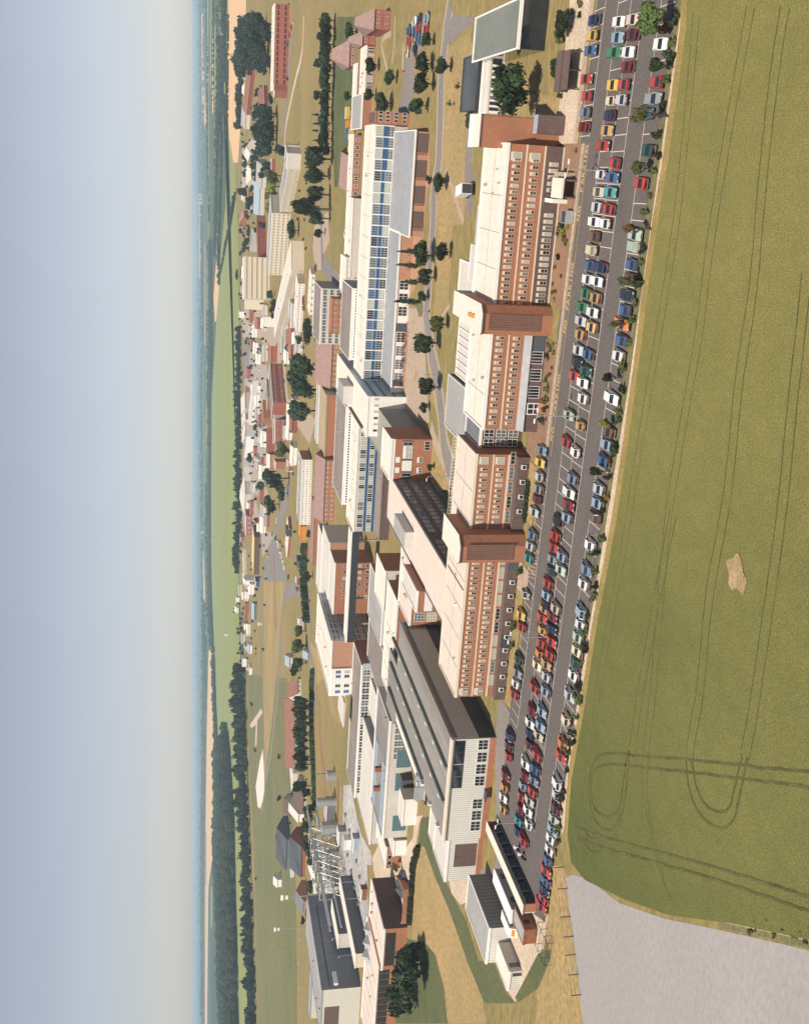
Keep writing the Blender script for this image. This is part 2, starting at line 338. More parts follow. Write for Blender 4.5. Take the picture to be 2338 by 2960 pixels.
for r_ in PAIRS:
    pts = smooth([tuple(q(*p, zc)) for p in r_], 8)
    for s_ in (-1.0, 1.0):
        kk += 1; ribbon('wheel_track', [(p.x + s_*.25, p.y + s_ + rnd.uniform(-.05, .05), 0) for p in pts], .2, wheel_ruts, zc + .004*kk)
for r_ in SINGLE:
    kk += 1; ribbon('wheel_track', [(p.x + rnd.uniform(-.06,.06), p.y + rnd.uniform(-.1,.1), 0) for p in smooth([tuple(q(*p, zc)) for p in r_], 8)], .36, wheel_ruts, zc + .004*kk)
b = MB(); c = q('V', 1563, 1215, 0)
random.seed(3)
b.face([(c.x + 2.1*math.cos(t)*(1+.22*math.sin(3*t+1)+.1*math.sin(7*t)), c.y + 2.4*math.sin(t)*(1+.25*math.sin(2*t)+.12*math.sin(5*t+2)), zc+.1) for t in [i*2*math.pi/34 for i in range(34)]], barepatch); o = b.build('bare_patch'); o['kind'] = 'structure'
# bare ground at the field corner, verges, chalk margin
struct('bare_ground', pq(('F', 1330,540, 1380,520, 1480,545), ('P', 1790,2610, 1920,2655, 2090,2690, 2290,2735, 2700,2840, 2700,3600, 1700,3500, 1690,3000, 1668,2800, 1650,2650)), bare, .06)
bank = [at(*p) for p in edge[18:24]]
ribbon('bank', [p + Vector((-.9, 1.6, 0)) for p in bank], 2.4, verge, .09); ribbon('bank', [p + Vector((-.3, .5, 0)) for p in bank], .7, chalk, .1)
struct('dry_track', pq(('F', 1240,455, 1325,470, 1345,600, 1380,850, 1410,1100, 1440,1400, 1450,1700, 1120,1700, 1150,1270, 1230,1030, 1195,900, 1215,700)), drygrass, .05)
struct('chalk_margin', [(58,148.6), (25,148.2), (-30,149.3), (-80,153.0), (-111,154.6), (-113,152.5), (-95,149.0), (-60,148.3), (-28,146.9), (20,145.6), (60,144.9)], chalk, .055)
struct('verge', [(60,150.4), (5,151.2), (-37,152.3), (-80,155), (-112,156.6), (-113,154.8), (-80,153.2), (-30,149.5), (25,148.4), (60,148.8)], verge, .062)
# car park
def row(y, x0=60, x1=-134, n=16): return [(x0 + (x1-x0)*i/n, y + sh(x0 + (x1-x0)*i/n)) for i in range(n+1)]
struct('car_park', row(150.6) + [(-137, 161), (-137, 188), (-108, 190)] + list(reversed(row(182.6, 60, -100, 12))), asphalt, .08)
struct('yard', [(-137,189), (-118,196), (-108,196), (-108,188), (-133,187.5)], asphaltl, .084)
struct('yard', pq(('F', 680,500, 860,480, 880,380, 830,200, 890,150, 910,190, 1010,480, 960,690, 740,690)), asphaltl, .07)
struct('chalk_ground', pq(('F', 560,520, 640,495, 690,510, 740,690, 860,690, 1060,860, 1140,720, 1215,790, 1190,1000, 1150,1050, 1050,1280, 1000,1360, 960,1300, 960,900, 700,690, 640,720, 580,640)), chalk, .065)
struct('grass_bank', pq(('F', 380,150, 460,130, 540,330, 520,520, 570,620, 680,830, 760,1090, 850,1080, 940,1300, 1010,1366, 800,1366, 700,1130, 560,740, 470,530, 400,330, 360,340)), greengrass, .05)
struct('dry_meadow', pq(('F', 385,340, 410,335, 470,530, 560,740, 640,960, 720,1160, 790,1366, 810,1500, 560,1500, 540,1300, 480,1050, 400,960, 320,950, 330,700, 345,480)), drygrass, .045)
struct('grass_bank', pq(('F', 400,960, 470,1040, 530,1260, 555,1500, 200,1500, 200,900, 320,950)), greengrass, .04)
struct('grass_bank', pq(('F', 1150,1040, 1235,1010, 1230,1080, 1150,1270, 1020,1360, 1000,1330)), greengrass, .068)
# stall markings: one marking object per painted line
LINE = MB()
def strip(b, p, q_, w, z, m):
    p, q_ = Vector((*p[:2], 0)), Vector((*q_[:2], 0)); d = (q_-p).normalized(); n_ = Vector((-d.y, d.x, 0))*w/2
    b.face([(*(p-n_)[:2], z), (*(q_-n_)[:2], z), (*(q_+n_)[:2], z), (*(p+n_)[:2], z)], m)
ROWY = {'kerb': (178.6, 183.4), 'upper': (167.6, 172.8), 'lower': (162.3, 167.4), 'field': (151.0, 155.9)}
for nm, y, xa, xb in (('kerb', 178.6, 58, 6), ('kerb', 178.6, -52, -108), ('upper', 172.8, 58, -110), ('mid', 167.5, 58, -110), ('lower', 162.3, 58, -122), ('field', 155.9, 58, -112)):
    b = MB(); n_ = 12
    for i in range(n_):
        x0, x1 = xa + (xb-xa)*i/n_, xa + (xb-xa)*(i+1)/n_
        strip(b, (x0, y+sh(x0)), (x1, y+sh(x1)), .13, .085, paint_line)
    o = b.build('painted_line'); o['kind'] = 'structure'
for nm, (ya, yb) in ROWY.items():
    b = MB(); x = 57.5
    while x > -109:
        if not (nm == 'kerb' and -54 < x < 5):
            strip(b, (x, ya+sh(x)+.08), (x-.12, yb+sh(x)-.08), .11, .089, paint_line)
        x -= 2.44
    o = b.build('painted_stall_lines'); o['kind'] = 'structure'
# no-parking kerb side: kerbs, beds, pavement, yellow lines, lettering
def bed(name, xa, xb, yfront, yback, m, z=.1):
    n_ = 8; P_ = [(xa+(xb-xa)*i/n_, yfront(xa+(xb-xa)*i/n_)) for i in range(n_+1)] + [(xb+(xa-xb)*i/n_, yback(xb+(xa-xb)*i/n_)) for i in range(n_+1)]
    return struct(name, P_, m, z)
kf = lambda x: 180.3 + sh(x)
bed('pavement', 5, -50, kf, lambda x: kf(x) + 1.3, paving, .2)
bed('planting_bed', 5, -23, lambda x: kf(x) + 1.3, lambda x: 190, soil, .19)
bed('planting_bed', -29.5, -53, lambda x: kf(x) + 1.3, lambda x: 190 if x > -47 else 194, soil, .188)
bed('planting_bed', -54, -66, lambda x: 183.9 + sh(x), lambda x: 193, drygrass, .15)
bed('pavement', -75, -81, lambda x: 182.5 + sh(x), lambda x: 193, paving, .16)
bed('planting_bed', -81, -107, lambda x: 183.9 + sh(x), lambda x: 192.6, drygrass, .17)
bed('pavement', 60, 5, lambda x: 183.8 + sh(x), lambda x: 186.2 + sh(x), paving, .14)
bed('planting_bed', 60, 5, lambda x: 186.2 + sh(x), lambda x: 196, chalk, .13)
b = MB()
for i in range(22):
    x0, x1 = 5 - 2.5*i, 5 - 2.5*(i+1)
    b.face([(x1, kf(x1)-.02, .08), (x0, kf(x0)-.02, .08), (x0, kf(x0)-.02, .21), (x1, kf(x1)-.02, .21)], paving)
    b.face([(x1, kf(x1)-.02, .21), (x0, kf(x0)-.02, .21), (x0, kf(x0)+.2, .21), (x1, kf(x1)+.2, .21)], concrete)
o = b.build('kerb'); o['kind'] = 'structure'
for dy in (-.35, -1.95):
    b = MB()
    for i in range(22):
        x0, x1 = 5 - 2.5*i, 5 - 2.5*(i+1); strip(b, (x0, kf(x0)+dy), (x1, kf(x1)+dy), .12, .09, paint_yellow)
    o = b.build('yellow_line'); o['kind'] = 'structure'
for k_, cx, cy, ch in [('B',962,295,'N'),('B',967,240,'O'),('B',978,112,'P'),('B',990,55,'A'),('B',993,12,'R'),('A',1003,1013,'K'),('A',1008,970,'I'),('A',1012,925,'N'),('A',1017,885,'G'),
                  ('B',868,1033,'N'),('B',875,990,'O'),('B',884,888,'P'),('B',890,848,'A'),('B',896,795,'R'),('B',902,750,'K'),('B',908,705,'I'),('B',914,660,'N'),('B',919,612,'G'),
                  ('C',776,712,'N'),('C',782,660,'O'),('C',797,560,'P'),('C',803,520,'A'),('C',808,480,'R'),('C',814,438,'K'),('C',818,398,'I'),('C',823,358,'N'),('C',829,315,'G')]:
    p = q(k_, cx, cy); cu = bpy.data.curves.new('road_letter', 'FONT'); cu.body = ch; cu.size = 1.5; cu.align_x = 'CENTER'; cu.align_y = 'CENTER'; cu.materials.append(paint_yellow); cu.offset = .022
    o = link('road_letter', cu, None, (p.x, kf(p.x) - 1.15, .093)); o['kind'] = 'structure'
# hatched bay
b = MB()
for i in range(9):
    x = -69.0 - .75*i; strip(b, (x, 179+sh(x)), (x-1.2, 183.4+sh(x)), .1, .089, paint_yellow)
o = b.build('yellow_hatching'); o['kind'] = 'structure'
struct('dry_lawn', pq(('a',1470,230, 1530,170, 1610,130, 1650,280, 1660,560, 1630,1000), ('b',1610,100, 1560,335, 1500,345, 1490,600, 1470,860, 1440,950, 1370,960, 1385,800, 1400,400, 1400,150), ('a',1430,1000, 1430,500)), drygrass, .042)
struct('dry_lawn', pq(('c',1345,280, 1380,200, 1420,420, 1430,580, 1400,560, 1355,470)), drygrass, .043)
struct('dry_lawn', pq(('c',1370,700, 1420,860, 1500,1000, 1480,1120, 1390,1080, 1330,960, 1350,740)), drygrass, .044)
struct('dry_lawn', pq(('c',1440,600, 1520,690, 1500,800, 1450,740)), lawn, .046)
struct('dry_lawn', pq(('A',560,340, 700,520, 850,560, 870,690, 500,660, 420,640, 520,480)), drygrass, .041)
# estate roads and paths behind the front wings
road = smooth([tuple(p) for p in pq(('a',1485,-60, 1465,60, 1440,280, 1425,420, 1418,700, 1405,1000), ('b',1375,120, 1372,330, 1350,600, 1338,800, 1325,930), ('c',1345,60, 1365,200, 1395,330, 1425,560, 1445,780, 1500,960), ('Q4',1345,900, 1420,1080))], 5)
ribbon('footway', road, 9.2, paving, .05); ribbon('road', road, 6.0, asphaltl, .062)
struct('road', pq(('a',1460,60, 1510,10, 1640,20, 1620,80, 1560,110, 1500,190, 1460,200)), asphaltl, .066)
ribbon('service_road', smooth([tuple(p) for p in pq(('a',1665,260, 1640,560, 1600,1000), ('b',1620,100, 1600,260))], 5), 6, asphaltl, .05)
ribbon('path', smooth([tuple(p) for p in pq(('b',1455,-30, 1490,80, 1560,290, 1575,320))], 5), 1.8, paving, .055)
ribbon('path', smooth([tuple(p) for p in pq(('b',1480,870, 1440,930, 1420,960))], 5), 1.2, paving, .056)
ribbon('path', smooth([tuple(p) for p in pq(('c',1355,640, 1390,760, 1440,870, 1500,980))], 5), 4, paving, .057)
ribbon('path', smooth([tuple(p) for p in pq(('c',1430,580, 1470,640, 1530,700))], 5), 2, paving, .058)
struct('forecourt', pq(('b',1170,890, 1270,890, 1300,950, 1320,1000), ('c',1330,50, 1320,150, 1330,400, 1350,620, 1270,600, 1130,500, 1200,200)), paving, .052)
struct('brick_forecourt', pq(('a',1345,780, 1345,1139, 1300,1139, 1300,780)), brick_pale, .045)
struct('brick_forecourt', pq(('b',1345,0, 1300,420, 1280,700, 1180,890, 1150,860, 1200,400, 1230,0)), brick_pale, .047)
struct('traffic_island', pq(('b',1250,840, 1290,830, 1305,880, 1300,940, 1280,950)), verge, .09)
struct('traffic_island', pq(('c',1255,270, 1275,290, 1250,350, 1240,330)), brick_pale, .09)
struct('car_park', pq(('a',1245,15, 1345,15, 1310,220, 1240,300, 1260,480, 1210,640, 1235,700, 1130,680, 1160,560, 1180,380, 1195,230)), asphaltl, .06)
ribbon('path', smooth([tuple(p) for p in pq(('a',1120,20, 1115,200, 1100,330))], 4), 2, paving, .05)
ribbon('path', smooth([tuple(p) for p in pq(('a',1095,130, 1045,160, 1035,220, 1070,370))], 4), 2, paving, .051)
# middle distance ground
struct('lawn', pq(('a',740,20, 900,20, 800,180, 840,400, 840,800, 800,1000, 780,1139, 720,1139, 715,600)), greengrass, .07)
ribbon('path', smooth([tuple(p) for p in pq(('a',520,15, 510,250, 470,420, 430,600, 400,760, 395,900))], 4), 5, chalk, .08)
ribbon('road', smooth([tuple(p) for p in pq(('a',460,20, 440,200, 420,420, 400,620, 375,800, 380,900))], 4), 12, asphaltl, .078)
ribbon('road', smooth([tuple(p) for p in pq(('a',655,100, 640,400, 628,700), ('b',640,500, 655,600, 760,760))], 4), 9, asphaltl, .08)
struct('yard', pq(('b',590,350, 680,250, 690,450, 640,560, 690,600, 780,700, 740,740, 640,640, 600,640, 580,500)), paving, .075)
struct('yard', pq(('b',110,890, 260,880, 320,1000, 420,1139), ('c',400,300, 420,460, 560,560, 600,600, 560,760, 420,560, 380,300, 230,60, 120,60)), paving, .09)
struct('yard', pq(('c',130,100, 250,110, 290,300, 270,560, 300,900, 220,900, 200,560, 130,420)), concrete, .095)
struct('car_park', pq(('c',120,60, 165,60, 160,330, 130,330)), asphaltl, .1)
struct('yard', pq(('c',130,620, 260,620, 230,900, 300,1139), ('d',190,60, 260,300, 330,330, 250,480, 240,320, 130,320, 110,100)), concrete, .092)
struct('yard', pq(('d',400,20, 440,10, 400,200, 340,360, 380,500, 420,640, 250,640, 270,480, 330,320)), asphaltl, .085)
struct('road', pq(('d',410,650, 520,640, 530,740, 400,750, 380,880, 365,1139, 350,1139, 370,880, 385,720)), asphaltl, .088)
ribbon('road', smooth([tuple(p) for p in pq(('d',245,480, 240,700, 250,900, 255,1139), ('e',255,200, 250,500, 265,800, 270,1139))], 4), 6, asphaltl, .089)
ribbon('road', smooth([tuple(p) for p in pq(('e',375,0, 355,250, 325,560, 300,760, 265,960, 240,1139))], 4), 8, asphaltl, .086)
struct('meadow', pq(('d',255,640, 330,460, 400,640, 370,900, 355,1139), ('e',345,200, 310,550, 280,780, 260,1000, 250,1139, 260,600, 250,0), ('d',260,1139)), drygrass, .082)
ribbon('track', smooth([tuple(p) for p in pq(('d',325,470, 325,700, 335,960))], 4), 7, rust, .09)
struct('chalk_heap', pq(('h7', 770,860, 750,660, 790,420, 820,290, 835,560, 835,700, 820,800, 795,880)), roofw, .1)
struct('chalk_heap', pq(('e',165,560, 240,450, 250,480, 215,530, 210,700, 200,700, 205,560, 175,580)), chalk, .1)
struct('meadow', pq(('P', 712,1940, 724,2250, 735,2500, 745,2900, 750,3300, 862,3300, 858,2700, 852,2350, 838,2050, 830,1960, 760,1960)), fieldgrass, .074)
struct('meadow', pq(('e',560,0, 590,50, 650,120, 660,250, 600,300, 580,500, 560,300)), drygrass, .08)
struct('meadow', pq(('e',665,290, 790,300, 810,420, 800,480, 750,560, 700,480)), drygrass, .084)
ribbon('service_road', smooth([tuple(p) for p in pq(('d',540,400, 545,700, 565,900), ('e',560,60, 590,200, 600,330))], 4), 7, asphaltl, .086)
struct('yard', pq(('e',570,400, 600,350, 605,380, 590,510, 575,515)), asphaltl, .09)
# gravel roof-level yard at the left, tracks beside it
struct('gravel_yard', pq(('Q3', 520,0, 650,0, 690,150, 760,380, 780,600, 800,1380, 750,1700, 660,1640, 600,1250, 560,1080, 480,800, 480,660, 500,300)), gravel, .1)
struct('gravel_yard', pq(('Q2', 440,1050, 520,1040, 590,1400, 640,1600, 750,1800, 760,1941, 380,1941, 430,1500)), gravel, .096)
struct('sand_ground', pq(('Q2', 760,1880, 830,1720, 900,1690, 970,1820, 1100,1810, 1230,1620, 1260,1400, 1330,1380, 1240,1600, 1250,1941, 780,1941)), chalk, .07)
struct('sand_ground', pq(('Q3', 840,480, 960,330, 1020,460, 1170,450, 1280,380, 1310,60, 1370,60, 1330,330, 1300,700, 1270,900, 1230,1200, 1160,1200, 1160,910, 880,760, 850,640)), chalk, .072)
ribbon('rail_track', pq(('Q2', 375,1000, 375,1400, 370,1941), ('Q3', 450,400, 440,650)), 3.0, rust, .105)
ribbon('rail_track', pq(('Q2', 415,1050, 405,1500, 395,1941), ('Q3', 490,450, 470,700)), 1.2, chalk, .107)
ribbon('dry_track', smooth([tuple(p) for p in pq(('Q2', 170,100, 180,600, 230,1000, 210,1300, 230,1700), ('Q3', 330,300, 360,700))], 4), 7, soil, .075)
ribbon('stream', smooth([tuple(p) for p in pq(('Q3', 215,0, 210,200, 235,420, 290,700, 330,900))], 4), 6, bluel, .09)
struct('pond', pq(('f', 640,370, 645,450, 700,560, 740,620, 700,640, 650,560, 620,450)), asphalt, .09)
# ---------------------------------------------------------------- the front brick wings
GB = [glass, glass, glassb, glass, (glass, glassb, .45), (glass, glassb, .7), glassg]
def courses(r, W, zs, m=cream, y=-.05):
    for z in zs: part_box(r, 'string_course', 0, W, y, 0, z-.14, z+.14, m)
# wing by the end tower: three floors, the lowest in dark brick
r = building('brick_wing', 'three-storey orange brick wing with dark brick ground floor, beside the end tower', 'building', -24, 4.4, 190.6, 206.2, 10.4, brick, roofw, white, para=.3)
part_box(r, 'ground_storey', 0, 28.4, -.25, 0, 0, 3.3, brick_dark_or_shaded); courses(r, 28.4, (3.55, 6.95)); part_box(r, 'plinth_edge', -.02, 28.42, -.33, -.25, 0, .35, cream)
win_row(r, [27.6 - .55 - 1.62 - i*1.098 for i in range(24)], 0, (4.55, 7.95), .62, 1.55, 1, 2, cream, GB, .45, .06)
win_row(r, [25.6], -.0, (4.4, 7.8), 1.5, 2.1, 1, 1, cream, [glassb], .5, .08)
win_row(r, [27.0 - .4 - 1.6 - i*1.098 for i in range(23) if i not in (5, 6, 7)], -.25, (1.0,), .7, 1.75, 1, 2, cream, [glassg, glassb, glass, glassb], .5, .06)
# wing between the two towers
r = building('brick_wing', 'orange brick wing over a recessed glazed ground floor, left of the stair tower with cowls', 'building', -47.6, -29, 190.8, 205.4, 10.4, brick, roofw, white, para=.3)
part_box(r, 'ground_storey', 0, 18.6, -1.6, 0, 0, 3.0, brick_dark_or_shaded); courses(r, 18.6, (7.0,))
MB().face([(0,-1.9,3.05),(18.6,-1.9,3.05),(18.6,-.02,4.0),(0,-.02,4.0)], roofz).build('lean_to_roof', r)
win_row(r, [17.3 - i*1.17 for i in range(15)], 0, (4.75, 8.0), .66, 1.5, 1, 2, cream, GB, .45, .06)
win_row(r, [13.2, 9.9, 6.6], -1.6, (.5,), 2.35, 2.3, 4, 1, white, [glass], .1, .1)
add_win(r, 3.4, -1.6, .1, 0, 2.3, 2.6, 2, 2, white, glass, .1, .2, 'door'); part_box(r, 'doorway_recess', 15.6, 18.3, -1.66, -1.6, .0, 2.8, roofblack)
MB().box(3.2, 6, -3.4, -1.9, 0, .35, brick_pale).box(3.2, 6, -2.9, -1.9, .35, .7, brick_pale).build('entrance_steps', r)
# dark glazed link
r = building('glazed_link', 'dark recessed glazed link with white frames between two brick wings', 'building', -53.4, -47.6, 198.5, 210, 8.6, brick_dark_or_shaded, slate, white, para=.2)
win_row(r, [.4, 2.3, 4.1], 0, (.9, 3.4, 5.9), 1.55, 2.1, 2, 2, white, [glass, glassg], 0, .1)
# wing down to the big hall
r = building('brick_wing', 'longest brick wing with pinkish white roof, ending beside the ribbed hall', 'building', -106.8, -53.4, 193.6, 209.2, 10.4, brick, roofp, cream, para=.22)
part_box(r, 'ground_storey', 0, 53.4, -1.9, 0, 0, 2.5, brick_dark_or_shaded); courses(r, 53.4, (6.95,)); part_box(r, 'sill_band', 0, 53.4, -.08, 0, 3.6, 3.95, cream)
xs = [53.4 - 1.45 - 1.9 - i*1.105 for i in range(46)]; xs = [x for x in xs if not (14.8 < x < 20.4) or True]
tw = (32.4, 38.3)
win_row(r, [x for x in xs if not (tw[0]-.7 < x < tw[1])], 0, (4.7, 8.0), .62, 1.5, 1, 2, cream, GB, .45, .06)
win_row(r, [51.4, .5], 0, (4.7, 8.0), 1.5, 1.9, 1, 1, cream, [glassb], .5, .08)
win_row(r, [x for x in fr(1, 53, 17) if not (tw[0]-2 < x < tw[1]+.5)], 0, (2.55,), 2.5, .95, 3, 1, cream, [glassg, glass, glassb], 0, .07, )
for i, x in enumerate(fr(1, 53, 17)):
    if not (tw[0]-2.5 < x < tw[1]+1): MB().box(x-.45, x+.45, -2.3, -1.9, .8, 1.75, white).face([(x-.35,-2.31,.9),(x+.35,-2.31,.9),(x+.35,-2.31,1.65),(x-.35,-2.31,1.65)], glass).build('bay_window', r)
part_box(r, 'doorway_recess', 29.4, 31.8, -2.0, -1.9, .0, 2.4, roofblack); part_box(r, 'doorway_recess', 12.2, 15.2, -1.97, -1.9, .0, 2.4, darksteel)
for x0, x1 in ((31, 33.0),): part_box(r, 'roof_plant', x0, x1, 11, 12.6, 10.52, 11.1, steel)
part_box(r, 'roof_vent', 18.4, 19.0, 5.6, 6.2, 10.52, 11, white); part_box(r, 'roof_seam', 24.0, 24.22, 1, 15, 10.52, 10.66, roofblack)
rl = MB()
for i in range(27): x = 33.6 + i*.74; rl.box(x, x+.06, 15.5, 15.56, 10.5, 11.5, white)
rl.box(33.6, 53, 15.5, 15.55, 11.46, 11.52, white).box(33.6, 53, 15.47, 15.53, 11.0, 11.05, white).build('roof_railing', r)
# towers
def tower(label, x0, x1, y0, y1, h, grille, ch=1.5):
    r = thing('stair_tower', label, 'tower', (x0, y0, 0)); W, D = x1-x0, y1-y0
    pts = [(ch*.4,0),(W-ch,0),(W,ch),(W,D),(0,D),(0,ch*.4)]
    MB().prism(pts, 0, h, brick).build('wall', r)
    c = Vector((W/2, D/2, 0)); big = [tuple((Vector((*p, 0)) - c) * 1.03 + c)[:2] for p in pts]
    MB().prism(big, h, h+.35, brick_dark_or_shaded, roofw).build('roof', r)
    if grille:
        f = MB(); z0, z1 = grille; f.box(.9, W-1.4, -.08, 0, z0, z1, louvreb); f.build('louvre_panel', r)
    return r
r = tower('brick stair tower with dark louvre strip and two orange roof cowls', -28.9, -23.6, 187.2, 203, 13.2, (2.2, 12.2))
for x, y in ((2.6, 5.6), (2.5, 8)): MB().tube((x, y, 13.5), .5, (x, y, 14.1), .42, orange, 10).build('roof_cowl', r)
part_box(r, 'rear_lift_housing', .3, 5.0, 16, 25, 0, 13.0, offwhite, roofw)
r = tower('brick stair tower with white rounded top standing across the longest brick wing', -74.4, -68.9, 188.2, 203, 13.4, (2.6, 12.3), 1.8)
r = tower('tall red brick end tower with white coping beside the car park shelter', 3.6, 9.1, 194.2, 200.5, 14.6, None, .2)
part_box(r, 'white_coping', -.1, 5.6, 4.6, 6.4, 14.96, 15.4, white)
part_box(r, 'plant_box', 2.8, 6.0, -2.6, -.1, 0, 5.2, brick_dark_or_shaded, bluel); 
# porch and bin store
r = thing('entrance_porch', 'white flat-roofed entrance porch with brick front beside the brick wing', 'porch', (-4.2, 181.4, 0))
MB().box(0, 3.4, 0, 5.6, 2.6, 2.95, roofw).build('canopy', r); MB().box(2.9, 3.3, .3, 8.8, .1, 2.6, brick_dark_or_shaded).build('wall', r); MB().box(.1, .4, .3, 8.8, .1, 2.6, brick_dark_or_shaded).build('wall', r)
MB().box(-.9, -.2, 4.5, 9, .1, 2.9, white).build('screen_wall', r); MB().box(3.5, 4.4, 2, 9, .1, 1.6, paving).build('ramp_wall', r)
r = thing('refuse_skip', 'open grey refuse skip standing on the pavement near the porch', 'skip', (-8.3, 181.6, .2))
s = MB(); s.box(0, 2.2, 0, .12, .1, 1.5, steel).box(0, 2.2, 2.3, 2.42, .1, 1.5, steel).box(0, .12, .12, 2.3, .1, 1.5, steel).box(2.08, 2.2, .12, 2.3, .1, 1.5, steel).box(.12, 2.08, .12, 2.3, .1, .3, darksteel); s.build('hopper', r)
s = MB()
for i in range(3): s.box(.12, 2.08, .4+.7*i, .55+.7*i, 1.4, 1.55, roofblack)
s.build('cover_bars', r)
# low roofs and glazed corridor behind the wings
r = building('low_annex', 'low dark flat-roofed annex with white rim behind the brick wing', 'building', -24, -8, 207, 232, 4, brick_dark_or_shaded, roofblack, offwhite, para=.25)
part_box(r, 'rooflight_rim', 0, 8, 24.4, 25.1, 4.2, 5.2, white); part_box(r, 'roof_tank', 2, 4, 18, 20, 4.2, 5.4, steel)
r = building('glazed_corridor', 'white framed glazed corridor with lattice roof behind the brick wing', 'building', -30, -20.6, 233, 246, 3.6, white, offwhite, white, para=.2)
win_row(r, fr(.4, 8.8, 4), 0, (.6,), 1.7, 2.5, 2, 2, white, [glassg], 0, .12)
r = building('glazed_corridor', 'white framed glazed corridor running to the grey gabled annex', 'building', -47, -30.5, 226, 243, 3.4, white, offwhite, white, para=.2)
win_row(r, fr(.4, 16, 8), 0, (.5,), 1.7, 2.5, 2, 2, white, [glassg], 0, .12)
for x in fr(.5, 16, 8): part_box(r, 'roof_beam', x-.12, x+.12, .4, 16.6, 3.55, 3.85, white)
r = building('low_annex', 'grey flat-roofed annex behind the dark glazed link', 'building', -60, -47.5, 224, 245, 4.6, brick_dark_or_shaded, roofg, offwhite, para=.2)
r = building('low_annex', 'narrow white-roofed strip along the rear of the longest wing', 'building', -66, -48, 211, 222, 5, brick, roofp, white, para=.2)
# ---------------------------------------------------------------- rear wings of the front range
r = building('rear_wing', 'white-roofed three-storey wing running back from the longest brick wing, many windows on its shaded side', 'building', -97, -84, 209.3, 283, 10.3, brick, roofp, slate, para=.2, side=brick_dark_or_shaded)  # side wall takes darker brick: shade of the narrow court painted in
win_row(r, fr(23, 73, 16), 13.0, (1.2, 4.5, 7.7), 2.3, 1.7, 3, 2, bluel, [glass, glassg, glassg], 0, .1, rz=1)
win_row(r, fr(1, 18, 5), 13.0, (7.6,), 2.6, 1.6, 3, 1, steel, [glass], 0, .1, rz=1)
part_box(r, 'roof_plant_room', 4.6, 8.8, 36, 51, 10.4, 12.8, offwhite, roofg)
r = building('brick_stair_block', 'small brick stair block with white band beside the white-roofed rear wing', 'building', -102.3, -97.05, 228, 246, 12.4, brick, offwhite, white, para=.25, side=brick)
part_box(r, 'white_band', .1, 5.1, -.06, 0, 8.6, 10.6, white)
r = building('courtyard_block', 'brick courtyard block with tall white framed windows behind the ribbed hall', 'building', -117, -97.1, 252, 268, 8.4, brick, roofp, white, para=.25)
win_row(r, [1, 5.2, 9.4], 0, (1.2, 4.6), 2.6, 2.8, 3, 3, white, [glassg, glassb], 0, .12)
r = building('rear_hall', 'broad white-roofed low hall behind the grey ribbed hall roof', 'building', -149, -117, 268.5, 284, 8.6, brick, roofw, white, para=.2)
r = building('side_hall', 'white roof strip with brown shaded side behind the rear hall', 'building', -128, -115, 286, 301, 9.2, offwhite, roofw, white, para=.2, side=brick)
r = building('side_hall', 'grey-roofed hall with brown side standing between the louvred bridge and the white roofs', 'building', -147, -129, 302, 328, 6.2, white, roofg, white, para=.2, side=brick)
r = building('workshop', 'long grey-brown roofed workshop lying in front of the louvred bridge', 'building', -165, -149, 290, 330, 5.2, offwhite, roofb, white, para=.2)
# brick-fronted block joined to the white-roofed rear wing
r = building('brick_block', 'orange brick block with wide white window band facing the curving path', 'building', -84, -72.3, 277, 290.5, 11.4, brick, roofw, white, para=.3, side=brick)
part_box(r, 'white_fascia', 0, 11.7, -.05, 0, 10.4, 11.39, white)
part_box(r, 'recess_band', .3, 11.4, -.06, 0, 5.4, 8.3, brick_dark_or_shaded)
for x0, x1, mm in ((3, 4.3, white), (5.4, 7.6, glassb)): pass
add_win(r, 1.0, -.06, 5.5, 0, .01+1.0, 2.7, 1, 1, white, glass); add_win(r, 6.2, -.06, 5.5, 0, 3.6, 2.7, 2, 2, white, glassb, .9, .12); part_box(r, 'white_panel', 2.6, 5.6, -.14, -.06, 5.45, 8.25, white); add_win(r, 10.0, -.06, 5.5, 0, .9, 2.7, 1, 2, white, glass)
for x in (2.0, 5.0): add_win(r, x, 0, 2.5, 0, 1.6, 1.5, 2, 1, white, glassg, .6, .08); part_box(r, 'white_panel', x, x+1.6, -.05, 0, 8.9, 10.1, white)
add_win(r, 8.6, 0, .6, 0, 2.6, 1.6, 3, 1, white, glass, 0, .08)
r = building('auditorium', 'windowless block with olive flat roof and ribbed shaded side joining the long blue-banded range', 'building', -86, -73, 291, 331, 8.4, offwhite, roofo, roofo, para=.15, side=cladshade)  # side cladding coloured darker to stand for shade
# ---------------------------------------------------------------- long range with blue bands
r = building('long_range', 'very long white-roofed range with blue spandrel band and white fins, behind the metal roof', 'building', -69, 10.5, 341.5, 360, 10.1, offwhite, roofw, white, para=.35)
W = 79.5; nb = 24; bw = W/nb
part_box(r, 'blue_spandrel_band', 0, W, -.06, 0, 6.3, 7.55, bluep)
for i in range(nb):
    add_win(r, i*bw+.18, 0, 7.55, 0, bw-.36, 2.2, 4, 1, white, [glassb, glass, glassg, glassg, bluep][rnd.randrange(5)], 0, .08); add_win(r, i*bw+.18, 0, 4.05, 0, bw-.36, 2.25, 4, 2, white, [glass, glassb, glassg, glassg][rnd.randrange(4)], 0, .08)
for i in range(nb+1): part_box(r, 'white_fin', i*bw-.15, i*bw+.15, -.32, 0, 3.9, 10.0, white)
part_box(r, 'end_blue_panels', W-13, W-.2, -.1, -.06, 5.9, 7.5, bluep)
r = building('podium', 'podium with broad pale metal roof over brick bays before the blue-banded range', 'building', -20, 8.6, 308.4, 341.2, 4, brick_pale, roofz, white, para=.12, over=.4)
